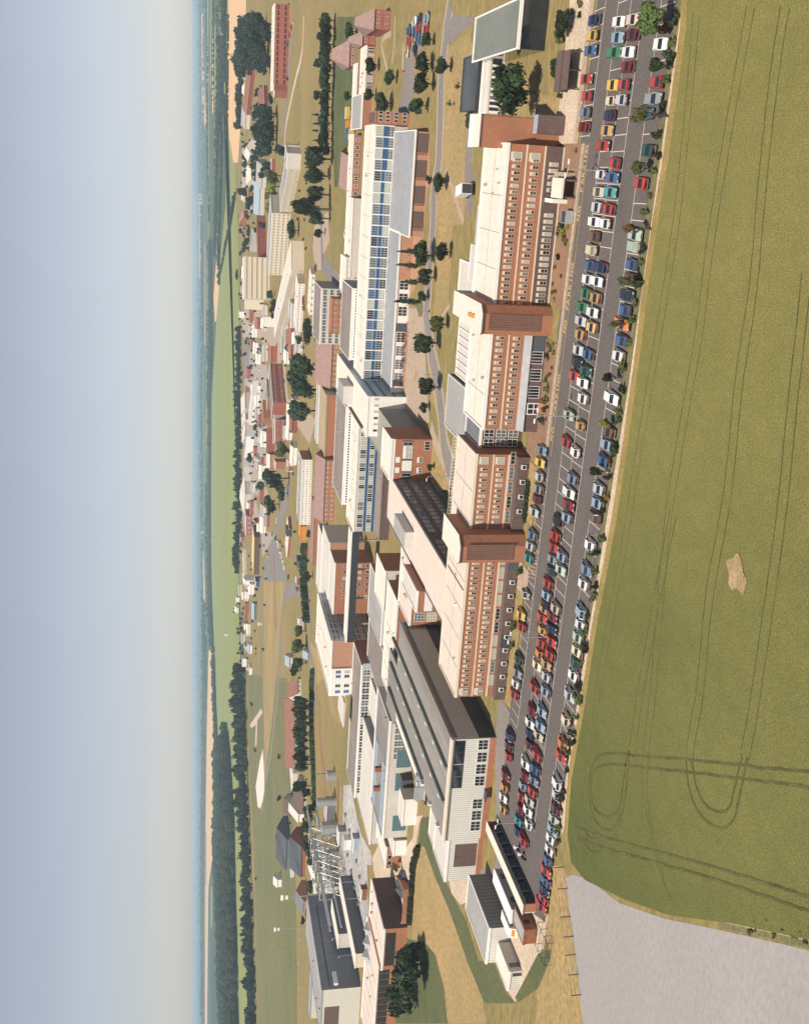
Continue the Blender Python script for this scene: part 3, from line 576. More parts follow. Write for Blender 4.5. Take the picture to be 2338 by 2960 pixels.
for x0, x1 in ((23.0, 28.2), (16.2, 21.0), (9.2, 14.0), (2.2, 7.0)): part_box(r, 'shaded_bay', x0, x1, -.06, 0, .1, 3.4, brick_dark_or_shaded); part_box(r, 'bay_beam', x0-.6, x0-.2, -.12, 0, .1, 3.5, rust)
for i in range(9): part_box(r, 'roof_vent', 1+3.0*i, 1.5+3.0*i, 24, 24.5, 4.1, 4.6, steel)
r = building('podium', 'low glazed entrance podium with grey roof beside the red flower bed', 'building', -69, -20.1, 322.6, 341.2, 4, white, roofz, white, para=.12, over=.3)
win_row(r, fr(1, 18, 4), 0, (.4,), 3.2, 2.9, 4, 2, white, [glass, glassg], 0, .14); win_row(r, fr(22, 34, 3), 0, (.4,), 3, 2.9, 3, 2, white, [glass], 0, .14)
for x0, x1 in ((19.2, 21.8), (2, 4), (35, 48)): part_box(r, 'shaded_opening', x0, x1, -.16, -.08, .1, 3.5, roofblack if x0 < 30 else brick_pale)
for i in range(10): part_box(r, 'roof_vent', 1.5+4.6*i, 2.1+4.6*i, 15, 15.6, 4.1, 4.7, steel)
r = building('cross_block', 'white-roofed cross block with grey panelled side cutting through the blue-banded ranges', 'building', -82, -69.2, 317, 390, 12, white, roofw, white, para=.25, side=bluel)
win_row(r, fr(.5, 12.5, 6), 0, (8.6,), .9, 1.5, 1, 1, white, [glass, glassb], 0, .1)
for z in (3, 6, 9): part_box(r, 'panel_strip', 12.8, 12.9, .2, 24, z, z+.9, slate)
part_box(r, 'lift_tower', 3.5, 9.5, 30, 44, 12.1, 15.6, offwhite, roofg); part_box(r, 'brown_strip', 1.0, 1.6, 6, 34, 12.1, 12.9, brick_dark_or_shaded)
r = building('blue_range', 'white-roofed range with three storeys of blue panels, left of the cross block', 'building', -122.4, -82.1, 341.5, 357.5, 10.6, offwhite, roofw, white, para=.3)
W = 40.3; nb = 26; bw = W/nb
for z0 in (1.8, 4.6, 7.4): part_box(r, 'blue_spandrel_band', 0, W, -.06, 0, z0-.9, z0, bluep)
for z0 in (1.9, 4.7, 7.55):
    for i in range(nb): add_win(r, i*bw+.04, 0, z0, 0, bw-.08, 1.75 if z0 < 7 else 2.2, 2, 1, white, [glassb, glass, glassg, glassb][rnd.randrange(4)], .0, .09)
r = building('low_annex', 'low brown-roofed strip along the foot of the blue panelled range', 'building', -122, -86.2, 331.5, 341.2, 3.4, brick_dark_or_shaded, roofb, roofb, para=.1)
r = building('rear_range', 'range with broad streaked brown roof and white fascia, behind the blue panels', 'building', -118, -82.2, 358, 384, 12.6, white, roofb, white, para=.12)
win_row(r, fr(.2, 35.6, 36), 0, (10.5,), .72, 1.15, 1, 1, white, [glass], 0, .06)
r = building('louvred_bridge', 'long covered bridge with white roof and black louvred side reaching the grid-fronted block', 'building', -164.8, -122.6, 341.6, 347, 2.8, louvre, roofw, white, z0=8.4, para=.2)
win_row(r, [], 0, (), 1, 1)
for x in (6, 16, 27, 38): part_box(r, 'support_leg', x, x+.5, 2, 2.6, -8.4, 0, concrete)
# grid fronted block
r = building('grid_block', 'tall block whose shaded side is a grid of blue and white panels, brick front', 'building', -187, -165, 343.5, 388, 16, brick_pale, roofw, white, para=.35, side=bluel)
for i in range(9):
    for j in range(4): add_win(r, 22, .5+i*4.85, .8+j*3.85, R(90), 4.5, 3.4, 3, 2, white, [bluep, glassg, glass, bluep][(i*3+j*5+i*j) % 4], 0, .42)
part_box(r, 'white_frame', .2, 11.2, -.9, 0, 5, 15.9, white)
win_row(r, [1.2, 3.6, 7.4, 9.2], -.9, (6, 9.2, 12.4), 1.4, 2, 1, 2, white, [glass, bluep, glassb], 0, .12)
part_box(r, 'roof_fin', -10, 0, -6, 8, 11, 11.6, offwhite)
r = building('roof_hut', 'pale hut with pitched grey roof beside the grid-fronted block', 'building', -203, -188, 372, 392, 6, offwhite, roofg, white, para=.2, side=offwhite)
r = building('long_shed', 'long shed with grey-brown roof over a continuous strip of dark windows, dark brown end wall', 'building', -218, -165.2, 324, 343, 8, offwhite, roofb, white, para=.25, side=brick)
win_row(r, fr(.6, 52.4, 22), 0, (5.0,), 2.2, 2.6, 2, 2, white, [glass, glass, glassg, bluel], 0, .12)
r = building('flat_annex', 'pale grey windowless annex with red sign board beside the long shed', 'building', -182.5, -170.5, 310, 323.8, 4.6, offwhite, offwhite, white, para=.1, side=offwhite)
part_box(r, 'red_sign_board', 4.2, 7.6, -.15, 0, 1.0, 3.6, redp)
# ---------------------------------------------------------------- the big ribbed hall
r = thing('ribbed_hall', 'huge ribbed pale hall with grey roof and three long rooflights, its front facing the cars', 'hall', (-143.8, 195, 0)); W, D, h = 25.8, 62, 9.9
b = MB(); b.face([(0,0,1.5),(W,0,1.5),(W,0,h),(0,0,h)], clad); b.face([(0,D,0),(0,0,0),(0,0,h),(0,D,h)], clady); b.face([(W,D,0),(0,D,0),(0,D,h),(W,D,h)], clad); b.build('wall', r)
b = MB(); b.face([(W,0,0),(W,D,0),(W,D,h),(W,0,h)], clady); b.build('shaded_side_wall', r); part_box(r, 'side_foot_shadow', W, W+.06, .4, D-2, 0, 3.8, roofblack)  # black band paints the shadow along the foot of the side wall
part_box(r, 'brick_plinth', 0, W+.05, -.12, 0, 0, 1.5, brick); part_box(r, 'roof', -.1, W+.15, -.1, D, h, h+.2, roofh)
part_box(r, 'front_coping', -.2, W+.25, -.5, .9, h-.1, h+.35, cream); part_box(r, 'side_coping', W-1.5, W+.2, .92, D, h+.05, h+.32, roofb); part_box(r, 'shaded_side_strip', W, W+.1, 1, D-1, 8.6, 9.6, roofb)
for x in (18.0, 9.4, 1.5):
    m_ = MB(); m_.box(x-.35, x+.35, 1 if x > 5 else 22, D+8 if x < 17 else D+6, h+.2, h+.95, roofgr); m_.build('rooflight', r)
    for i in range(7): part_box(r, 'rooflight_box', x-.75, x-.35, 4+i*8.5, 5.4+i*8.5, h+.2, h+1, white)
win_row(r, [13.6, 16.6, 19.7, 22.6], 0, (7.0,), 2.9, 2.3, 2, 1, darksteel, [glass], 0, .06)
win_row(r, [23.0, 19.9, 16.9, 13.9, 8.0, 5.0, 2.2], 0, (1.8,), 2.5, 2.3, 3, 2, white, [glass], 0, .09)
MB().box(10.6, 13.2, -1.5, 0, 1.4, 1.7, darksteel).build('door_canopy', r); part_box(r, 'drain_box', 17.5, 18, -.1, 0, 8.3, 8.9, darksteel)
part_box(r, 'rear_roof', -6, 12, D+.1, D+12, h-.6, h+.1, roofh)
r = building('aisle', 'long cream-roofed aisle with steel catwalk along the far side of the ribbed hall', 'building', -149, -144.1, 217, 271, 9.2, brick, roofw, darksteel, para=.12)
for i in range(5): part_box(r, 'catwalk', 1, 4, 6+i*.02, 8, 9.4+i*.01, 9.5+i*.2, steel) if i in (0, 4) else None
MB().tube((0, 1.5, 11.2), .35, (5.6, 1.5, 11.2), .35, steel, 10).build('pipe_gantry', r); MB().box(.6, 4.2, 1.0, 1.3, 9.2, 12, steel).build('gantry_frame', r)
r = building('hall_extension', 'lower ribbed extension with large dark loading door at the near end of the big hall', 'building', -156, -144.2, 196.6, 208.5, 8.3, clad, offwhite, white, para=.2)
part_box(r, 'loading_door', 3.8, 9.8, -.1, 0, 1.6, 6.7, brick_dark_or_shaded); part_box(r, 'brick_plinth', 0, 11.8, -.12, -.0, 0, 1.3, brick)
r = building('brick_lodge', 'small plain brick lodge tucked against the left flank of the big hall', 'building', -164, -156, 215, 226, 5.2, brick, offwhite, white, para=.2)
win_row(r, [4.6, 6.2], 0, (1.6,), .9, 1.2, 1, 1, white, [glass, bluel])
# cycle shelter
r = thing('cycle_shelter', 'long narrow cycle shelter with white roof and open dark side by the parking end', 'shelter', (-136.2, 160.6, 0))
MB().box(0, .2, 0, 27, 0, 2.6, offwhite).build('back_wall', r); MB().box(-.2, 2.2, -.2, 27.2, 2.6, 2.8, roofg, roofw).build('roof', r); MB().box(.2, 2.1, 0, .25, 0, 2.6, brick).build('end_wall', r); MB().box(.2, 2.1, 26.8, 27, 0, 2.6, brick).build('end_wall', r)
for i in range(1, 7): part_box(r, 'post', 2.0, 2.1, i*27/7-.05, i*27/7+.05, 0, 2.6, steel)
for i in range(7): part_box(r, 'cycle_bay', .5, 1.5, i*27/7+.5, i*27/7+3.4, .05, 1.1, darksteel)
# sheds in the left corner
r = building('steel_shed', 'large grey ribbed steel shed with shaded side wall, standing behind the small shed', 'shed', -158.4, -149.5, 172.6, 190, 4.7, clad, roofg, white, para=.15, side=cladshade)  # same ribbed steel all round; side coloured darker as shade
r = building('steel_shed', 'small pale steel shed with cream roof, nearest the dry grass track', 'shed', -157.6, -153, 163.8, 172.2, 2.6, clad, roofw, white, para=.12, side=offwhite)
part_box(r, 'side_door', 4.6, 4.66, 1.2, 2.4, 0, 2.2, slate); part_box(r, 'front_door', 3.4, 4.2, -.06, 0, 0, 2, darksteel)
# ---------------------------------------------------------------- buildings placed from their front base line
def on_grid(b_, Yl):
    lo, hi = b_.x-400, b_.x
    for _ in range(40):
        m_ = (lo+hi)/2; r_, w_ = m_*ca+b_.y*sa, -m_*sa+b_.y*ca
        if 1480-r_*FP/(w_*cp+HC*sp) > Yl: lo = m_
        else: hi = m_
    return Vector((lo, b_.y, 0))
def fb(name, label, cat, pr, pl, xtop, depth, wall, roof, kind='flat', fascia=None, wins=None, side=None, group=None, rise=None, h=None, para=.3, al=0):
    """pr, pl: photograph points of the front base corners (right, left); xtop: where the right front corner ends above"""
    a, b_ = at(*pl), at(*pr)
    if al: a = on_grid(b_, pl[1])
    d = b_ - a; W = d.length; rz = math.atan2(d.y, d.x); h = h or hgt(xtop, b_)
    if kind == 'flat':
        r = building(name, label, cat, 0, W, 0, depth, h, wall, roof, fascia or white, loc=(a.x, a.y, 0), rz=rz, side=side, group=group, para=para)
    else:
        r = thing(name, label, cat, (a.x, a.y, 0), rz, group); m_ = MB(); rise = rise or depth*.32; t = depth/2; ov = .4
        hip = min(depth*.5, W*.3) if kind == 'hip' else 0
        m_.box(0, W, 0, depth, 0, h, wall, False)
        if not hip: m_.face([(0,0,h),(0,depth,h),(0,t,h+rise)][::-1], wall); m_.face([(W,0,h),(W,depth,h),(W,t,h+rise)], wall)
        m_.build('wall', r); m_ = MB()
        A, B_, C_, D_ = (-ov,-ov,h-.1), (W+ov,-ov,h-.1), (W+ov,depth+ov,h-.1), (-ov,depth+ov,h-.1); E_, F_ = (hip-ov*(not hip), t, h+rise), (W-hip+ov*(not hip), t, h+rise)
        m_.face([A,B_,F_,E_], roof); m_.face([C_,D_,E_,F_], roof)
        if hip: m_.face([B_,C_,F_], roof); m_.face([D_,A,E_], roof)
        m_.build('roof', r)
    if wins:
        rows, cols, wf, hf, fm, pms = wins
        st = h/rows
        for j in range(rows):
            for x in fr(.3, W-.3, cols):
                w = (W-.6)/cols*wf; add_win(r, x-w/2, 0, j*st + st*(1-hf)/2, 0, w, st*hf, 2 if w > 1 else 1, 1, fm, pms[rnd.randrange(len(pms))], 0, min(.12, w*.12))
    r['W'], r['H'] = W, h
    return r
def P_(k, x, y): return px(k, x, y)
wb = [glass, glassg]; wm = [glass, glassb, glassg]
fb('green_roofed_block', 'flat grey-green roofed block with long black glazed side, at the top edge beside the trees', 'building', P_('A',770,-90), P_('A',738,245), P_('A',640,0)[0], 34, glass, roofgr, fascia=white, side=offwhite, h=5.2, al=1)
r = fb('walkway', 'dark covered walkway with white lattice canopy by the big leafy tree', 'walkway', P_('A',480,260), P_('A',455,660), 0, 5, white, offwhite, h=3.2, wins=(1, 10, .8, .75, white, wb), al=1)
fb('low_annex', 'low black-roofed annex in shade beside the end tower and big tree', 'building', P_('A',418,270), P_('A',395,640), 0, 14, brick_dark_or_shaded, roofblack, h=3.5, fascia=darksteel, al=1)
# brick buildings beyond the long range
r = building('brick_annex', 'narrow dark brick annex standing against the right end of the long blue-banded range', 'building', 10.8, 14.4, 339, 352, 10.6, brick, brick_dark_or_shaded, brick, para=.1)
win_row(r, fr(.2, 3.4, 3), 0, (1.0, 3.6, 6.2, 8.4), .8, 1.3, 1, 1, white, [glass])
fb('mauve_roofed_house', 'large brick building with mauve tiled roof and dormer windows at the top edge', 'building', P_('a',1095,-20), P_('a',1095,110), P_('a',985,60)[0], 22, brick_red, roofmauve, 'hip', wins=(2, 5, .4, .45, white, wb), rise=5, al=1)
fb('mauve_roofed_house', 'smaller brick gatehouse with mauve hipped roof and dormers, facing the lawn', 'building', P_('a',998,130), P_('a',995,210), P_('a',905,150)[0], 16, brick_red, roofmauve, 'hip', wins=(2, 3, .4, .4, white, wb), rise=4, al=1)
fb('mauve_roofed_hut', 'low pavilion with pointed mauve roof on the green lawn', 'pavilion', P_('a',875,180), P_('a',870,350), P_('a',822,180)[0], 18, brick, roofmauve, 'hip', wins=(1, 6, .5, .5, white, wb), rise=6, al=1)
fb('glazed_range', 'low brick range with blue-grey glazed panels between two garden trees', 'building', P_('a',995,215), P_('a',980,520), P_('a',935,215)[0], 12, brick, roofw, wins=(1, 14, .7, .7, white, [glass, bluep, glassb]), al=1)
fb('flat_range', 'low range with grey tarmac roof and white edges leading to the long range', 'building', P_('a',968,530), P_('a',955,760), P_('a',930,530)[0], 26, brick, roofg, h=3.4, al=1)
fb('white_store', 'long low white-roofed store beside parked yellow vans', 'building', P_('a',925,330), P_('a',880,762), P_('a',900,330)[0], 9, brick, roofw, h=3.0, al=1)
fb('low_store', 'low store with brick front and grey sloping roof behind the long range', 'building', P_('a',905,800), P_('b',905,560), P_('a',885,800)[0], 10, brick, roofw, h=3.4, wins=(1, 16, .5, .5, white, wb), al=1)
fb('low_barn', 'low mauve-roofed barn with pale gable on the lawn', 'barn', P_('a',848,950), P_('b',830,120), P_('a',825,950)[0], 14, brick_red, roofmauve, 'gable', rise=3)
fb('white_store', 'long white barrel-roofed store standing behind the long blue-banded range', 'building', P_('b',905,170), P_('b',870,690), P_('b',890,170)[0], 12, offwhite, roofw, h=3.6, al=1)
fb('brick_office', 'white rendered office with brown annex behind the long range', 'building', P_('b',885,560), P_('b',880,790), P_('b',800,560)[0], 14, offwhite, roofw, wins=(2, 6, .3, .35, white, wb), al=1)
fb('glazed_hall', 'glazed hall with dark brown roof and long clerestory strip behind the long range', 'building', P_('b',770,765), P_('b',750,1130), P_('b',640,765)[0], 30, offwhite, roofb, side=roofg, wins=(3, 9, .96, .6, white, [glassg]), al=1)
r = fb('brick_annex', 'brick annex with white square windows at the foot of the glazed hall', 'building', P_('b',790,830), P_('b',780,1060), P_('b',712,830)[0], 8, brick, brick, wins=(2, 6, .35, .4, white, [glassg]), fascia=brick, al=1)
r = building('stripe_windowed_range', 'range with grey-brown roof and white fascia over a window strip, behind the long range', 'building', -66, -41.5, 360.4, 386, 12, white, roofb, white, para=.12, side=roofg)
win_row(r, fr(.2, 24, 24), 0, (9.9,), .72, 1.1, 1, 1, white, [glass], 0, .06)
fb('brick_house', 'brick house with long mauve pitched roof beside the great round trees', 'building', P_('c',745,100), P_('c',735,390), P_('c',705,120)[0], 22, brick, roofmauve, 'gable', wins=(2, 8, .4, .5, white, wb), rise=6, al=1)
fb('tan_roofed_hall', 'wide tan flat-roofed hall with round rooflights left of the white cross block', 'building', P_('c',745,440), P_('h4',1540,930), 0, 22, brick, rooftan, h=5, side=offwhite, fascia=rooftan, al=1)
fb('white_screen_wall', 'long white windowless wall with curved brown openings, beyond the tan roof', 'wall', P_('h4',1440,165), P_('h4',1435,760), P_('h4',1380,165)[0], 9, white, roofg, side=offwhite, al=1)
r = fb('brick_range', 'two-storey orange brick range with mauve roof and paired windows beyond the striped roof', 'building', P_('h4',1545,925), P_('h5',1540,370), P_('h4',1435,925)[0], 18, brick, roofmauve, 'gable', wins=(2, 13, .45, .4, white, [glassg, bluep, glass]), rise=3.5, al=1)
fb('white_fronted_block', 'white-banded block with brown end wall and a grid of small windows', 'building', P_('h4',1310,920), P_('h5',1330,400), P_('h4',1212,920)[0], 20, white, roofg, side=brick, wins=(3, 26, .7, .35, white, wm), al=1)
fb('orange_store', 'orange painted flat store at the end of the white-banded block', 'store', P_('h5',1250,415), P_('h5',1245,555), P_('h5',1195,415)[0], 9, orange, orange, fascia=orange)
r = building('brick_tower_block', 'brick block with small square windows between the louvred bridge and the grid block', 'building', -160, -139.8, 356, 369.8, 14.4, brick, offwhite, white, para=.2, side=brick)
win_row(r, fr(5, 19.6, 6), 0, (1.8, 4.6, 7.4, 10.2), 1.2, 1.3, 2, 1, white, [glass, glassb, glassg])
building('white_roofed_block', 'long block with white roof and slate grey end wall behind the small brick block', 'building', -176, -140.8, 380, 401, 13.4, brick_pale, offwhite, white, para=.25, side=offwhite)
fb('long_white_range', 'long low pale-roofed range trailing behind the grid-fronted block', 'building', P_('d',700,330), P_('d',650,740), P_('d',645,330)[0], 16, offwhite, offwhite, side=roofg, al=1)
fb('mauve_range', 'low mauve-roofed range running towards the pale low range', 'building', P_('h5',1400,200), P_('h5',1390,800), P_('h5',1370,200)[0], 14, brick, roofmauve, h=3.5, fascia=roofmauve, para=.1, al=1)
# far white blocks
fb('white_slab_block', 'pale slab block with plain grey end and two rows of small square windows', 'building', P_('h2',1190,380), P_('h2',1100,800), P_('h2',1075,380)[0], 16, cream, roofg, side=cream, wins=(2, 24, .4, .28, cream, wb))
fb('plain_end_block', 'windowless grey end block joined to the pale slab block', 'building', P_('h2',1200,222), P_('h2',1190,376), P_('h2',1065,222)[0], 16, offwhite, roofg)
fb('white_laboratory', 'largest far white block with four rows of dark windows and blue-grey roof', 'building', P_('h2',1095,815), P_('h3',1050,262), P_('h2',915,815)[0], 24, cream, roofz, wins=(4, 22, .55, .42, white, [glass]))
fb('red_brick_row', 'long plain red brick row behind the far white laboratory', 'building', P_('h2',845,830), P_('h3',868,290), P_('h2',765,830)[0], 12, brick_red, brick_red, fascia=brick_red)
fb('cream_tower_block', 'tall cream block ribbed with many window lines beyond the far white laboratory', 'building', P_('h3',890,85), P_('h3',885,500), P_('h3',640,85)[0], 30, cream, offwhite, wins=(5, 24, .8, .3, cream, [glass]))
fb('cream_annex', 'plain cream annex at the left foot of the tall cream block', 'building', P_('h3',830,505), P_('h3',825,600), P_('h3',650,505)[0], 24, cream, offwhite)
fb('long_cream_block', 'long cream block set askew with two rows of tiny windows', 'building', P_('h3',1228,205), P_('h3',1040,875), P_('h3',1105,205)[0], 18, cream, roofw, wins=(2, 34, .4, .3, cream, [glassg]))
fb('white_workshop', 'long low white workshop with dark square windows near the red cars', 'building', P_('h3',1235,345), P_('h3',1205,815), P_('h3',1175,345)[0], 14, white, roofw, wins=(2, 18, .5, .4, white, [glass]))
fb('grey_workshop', 'grey workshop with dark windows beside the long low white workshop', 'building', P_('h3',1160,540), P_('h3',1150,780), P_('h3',1105,540)[0], 16, offwhite, roofg, wins=(2, 8, .5, .4, white, [glass]))
fb('white_wall_shed', 'row of white sheds with dark gaps in front of the long hedge', 'shed', P_('h3',1335,250), P_('h3',1310,650), P_('h3',1305,250)[0], 10, white, roofw, wins=(1, 6, .4, .5, white, [glass]))
fb('red_factory', 'long red brick factory with two bands of black windows and white roof edge', 'factory', P_('h1',1085,-90), P_('h1',1062,765), P_('h1',940,-90)[0], 22, brick_red, roofw, wins=(2, 15, .8, .3, brick_red, [glass]))
fb('red_factory', 'short red brick bay at the left end of the long factory', 'factory', P_('h1',1066,768), P_('h1',1058,835), P_('h1',935,768)[0], 14, brick_red, roofw)
fb('terraced_brick_block', 'long dark red brick terrace with two rows of small white windows', 'building', P_('h3',1015,1130), P_('h4',1050,355), P_('h3',890,1130)[0], 16, brick_red, roofb, wins=(2, 16, .35, .35, white, [glassg, glass]))
fb('terraced_brick_block', 'dark glazed bay in the middle of the long red brick terrace', 'building', P_('h4',1040,362), P_('h4',1040,515), P_('h4',930,362)[0], 12, concrete, roofb, wins=(2, 6, .6, .5, white, [glassg]))
fb('terraced_brick_block', 'left half of the red brick terrace running to the tall dark trees', 'building', P_('h4',1050,520), P_('h4',1050,745), P_('h4',940,520)[0], 16, brick_red, roofb, wins=(2, 8, .4, .35, white, [glassg, glass]))
fb('brick_terrace_wing', 'brown brick wing behind the long red terrace', 'building', P_('h4',905,120), P_('h4',920,300), P_('h4',855,120)[0], 14, brick_red, roofb)
fb('brick_terrace_wing', 'orange-red flat wing behind the dark glazed bay', 'building', P_('h4',900,330), P_('h4',905,510), P_('h4',825,330)[0], 14, brick, brick_pale, fascia=brick)
fb('brick_terrace_wing', 'low brown wing trailing behind the left half of the red terrace', 'building', P_('h4',935,600), P_('h4',935,1000), P_('h4',870,600)[0], 14, brick_red, brick_dark_or_shaded, fascia=brick)
fb('white_barn', 'white-fronted barn beside the tree belt', 'barn', P_('h4',790,290), P_('h4',745,575), P_('h4',725,290)[0], 16, white, roofw, wins=(1, 5, .4, .4, white, [glass]))
for i, (y0, y1) in enumerate(((255, 415), (420, 520), (525, 690))):
    fb('saw_roofed_shed', ('pale shed with rippled roof next to the grey yard', 'pale shed with rippled roof, middle of its row', 'pale shed with rippled roof nearest the dark blue shed')[i], 'shed', P_('h4',700,y0), P_('h4',705,y1), P_('h4',640+i*4,y0)[0], 26, offwhite, roofp, 'gable', rise=4, group='rippled roof sheds by the tree belt')
fb('grey_shed', 'dark blue-grey shed with dark yard in front, near the tree belt', 'shed', P_('h4',735,690), P_('h4',720,900), P_('h4',655,690)[0], 20, white, slate)
fb('grey_shed', 'grey gabled shed left of the tree belt yard', 'shed', P_('h4',700,990), P_('h5',700,50), P_('h4',650,990)[0], 18, offwhite, roofg)
fb('grey_barn', 'big grey hipped barn with pale roof beside the tree belt', 'barn', P_('h5',705,100), P_('h5',690,300), P_('h5',645,100)[0], 30, offwhite, offwhite, 'hip', rise=5)
fb('brown_barn', 'dark red-brown barn with one blue door beside the grey hipped barn', 'barn', P_('h5',720,310), P_('h5',715,500), P_('h5',655,310)[0], 18, brick_red, roofb, wins=(1, 4, .4, .5, slate, [bluel]))
fb('yellow_roofed_shed', 'long shed with bright yellow roof and dark brown front', 'shed', P_('h5',795,520), P_('h5',785,890), P_('h5',735,520)[0], 30, brick_dark_or_shaded, roofyel, 'flat', fascia=roofyel, para=.1)
fb('yellow_roofed_shed', 'narrow cream-roofed shed behind the bright yellow roof', 'shed', P_('h5',655,640), P_('h5',660,960), P_('h5',630,640)[0], 20, cream, cream, para=.1)
fb('striped_hut', 'long hut with white roof and red side beside the parking triangle', 'hut', P_('h5',1110,440), P_('h5',1085,715), P_('h5',1080,440)[0], 12, brick_red, roofw, 'flat')
fb('black_hut', 'black hut at the end of the long red-sided hut', 'hut', P_('h5',1110,440), P_('h5',1108,515), P_('h5',1062,440)[0], 10, roofblack, roofblack, fascia=roofblack)
fb('round_oil_tank', 'dark rounded tank store beside the shrub hedge', 'tank', P_('h5',1215,760), P_('h5',1212,830), P_('h5',1170,760)[0], 9, roofblack, roofblack, fascia=slate)
fb('white_hut', 'white hut with two dark doors among dry grass', 'hut', P_('h6',1215,170), P_('h6',1215,225), P_('h6',1180,170)[0], 6, white, roofw, wins=(1, 2, .5, .6, white, [glass]))
fb('red_roofed_barn', 'red-roofed barn with white gabled wall and dark doors, at the end of the tree row', 'barn', P_('h6',1195,762), P_('h6',1200,905), P_('h6',1155,762)[0], 26, white, roofred, 'gable', wins=(1, 3, .4, .5, white, [glass]), rise=5)
fb('red_roofed_barn', 'long red-roofed barn hidden behind the dense dark tree row', 'barn', P_('h6',1165,960), P_('h7',1175,480), P_('h6',1125,960)[0], 26, white, roofred, 'gable', rise=5)
fb('grey_roofed_byre', 'long low grey byre behind the red-roofed barn', 'byre', P_('h6',1085,1110), P_('h7',1095,470), P_('h6',1055,1110)[0], 14, slate, bluel)
fb('grey_roofed_byre', 'pale grey roofed shed between the tree row and the two brown barns', 'byre', P_('h7',1165,530), P_('h7',1150,700), P_('h7',1120,530)[0], 26, offwhite, offwhite)
fb('brown_roofed_barn', 'brown-roofed barn next to the white gabled house by the hedgerow', 'barn', P_('h7',1140,830), P_('h7',1140,960), P_('h7',1115,830)[0], 26, offwhite, brick_dark_or_shaded, 'gable', rise=5)
fb('brown_roofed_barn', 'smaller brown-roofed barn in front of its brown-roofed neighbour', 'barn', P_('h7',1250,740), P_('h7',1240,925), P_('h7',1225,740)[0], 18, offwhite, brick_dark_or_shaded, 'gable', rise=5)
fb('white_gable_house', 'white gabled house between two brown-roofed barns', 'house', P_('h7',1225,935), P_('h7',1220,1010), P_('h7',1170,935)[0], 20, white, offwhite, 'gable', rise=5)
fb('black_roofed_barn', 'wide black-roofed barn with pale doors in the left field', 'barn', P_('h8',915,20), P_('h8',905,265), P_('h8',880,20)[0], 26, slate, roofblack, 'gable', rise=6)
fb('grey_and_black_barn', 'long barn with pale grey and black roof strips beside the black-roofed barn', 'barn', P_('h8',1035,80), P_('h8',1030,325), P_('h8',1000,80)[0], 26, brick_red, roofblack, 'gable', rise=6)
fb('pale_long_shed', 'narrow pale-roofed shed between the two dark barns', 'shed', P_('h8',955,60), P_('h8',940,330), P_('h8',930,60)[0], 10, offwhite, bluel)
fb('brick_cottage', 'brick cottage with pale eaves beside the tall pole', 'cottage', P_('h8',1060,525), P_('h8',1050,615), P_('h8',1020,525)[0], 14, brick_pale, slate, 'gable', wins=(1, 3, .3, .4, white, [glass]), rise=4)
for i, (x0, y0, x1, y1, xt, m_, rf, lab) in enumerate([
    (720,520,715,660,665,cream,roofp,'pale gabled house above the ripe field'), (705,690,700,850,660,offwhite,roofp,'pale hipped house with blue door above the ripe field'), (700,960,690,1140,655,cream,roofg,'white house at the far edge of the ripe field'),
    (745,590,700,1000,705,brick_red,roofred,'long row of cottages with red tiled roofs behind the factory trees'), (870,705,880,905,830,brick_red,roofred,'two-ridged red-roofed row near the factory'), ]):
    fb('house', lab, 'house', P_('h1',x0,y0), P_('h1',x1,y1), P_('h1',xt,y0)[0], 14, m_, rf, 'gable' if i != 1 else 'hip', rise=5)
for i, (x0, y0, x1, y1, xt, rf, kind, lab) in enumerate([
    (860,330,850,560,815,roofg,'gable','grey-roofed house behind the yellow-green trees'), (945,270,945,460,905,brick_pale,'flat','brick house with grey eaves behind the yellow-green trees'), (740,350,745,480,700,roofw,'gable','white pointed-roof house among the dark trees'),
    (840,520,830,830,790,bluel,'gable','house with pale blue roof beside the dark trees'), (660,160,660,600,625,roofmauve,'flat','long brown-walled garden range at the field edge'), (750,220,720,300,700,roofw,'gable','white cottage among the dark trees'), (660,780,665,850,630,brick_pale,'gable','small brick cottage at the field edge'), (780,1090,765,1190,710,slate,'flat','black flat-roofed garage with white posts')]):
    fb('house', lab, 'house', P_('h2',x0,y0), P_('h2',x1,y1), P_('h2',xt,y0)[0], 14, brick_red if i in (1, 6) else offwhite, rf, kind, rise=5)
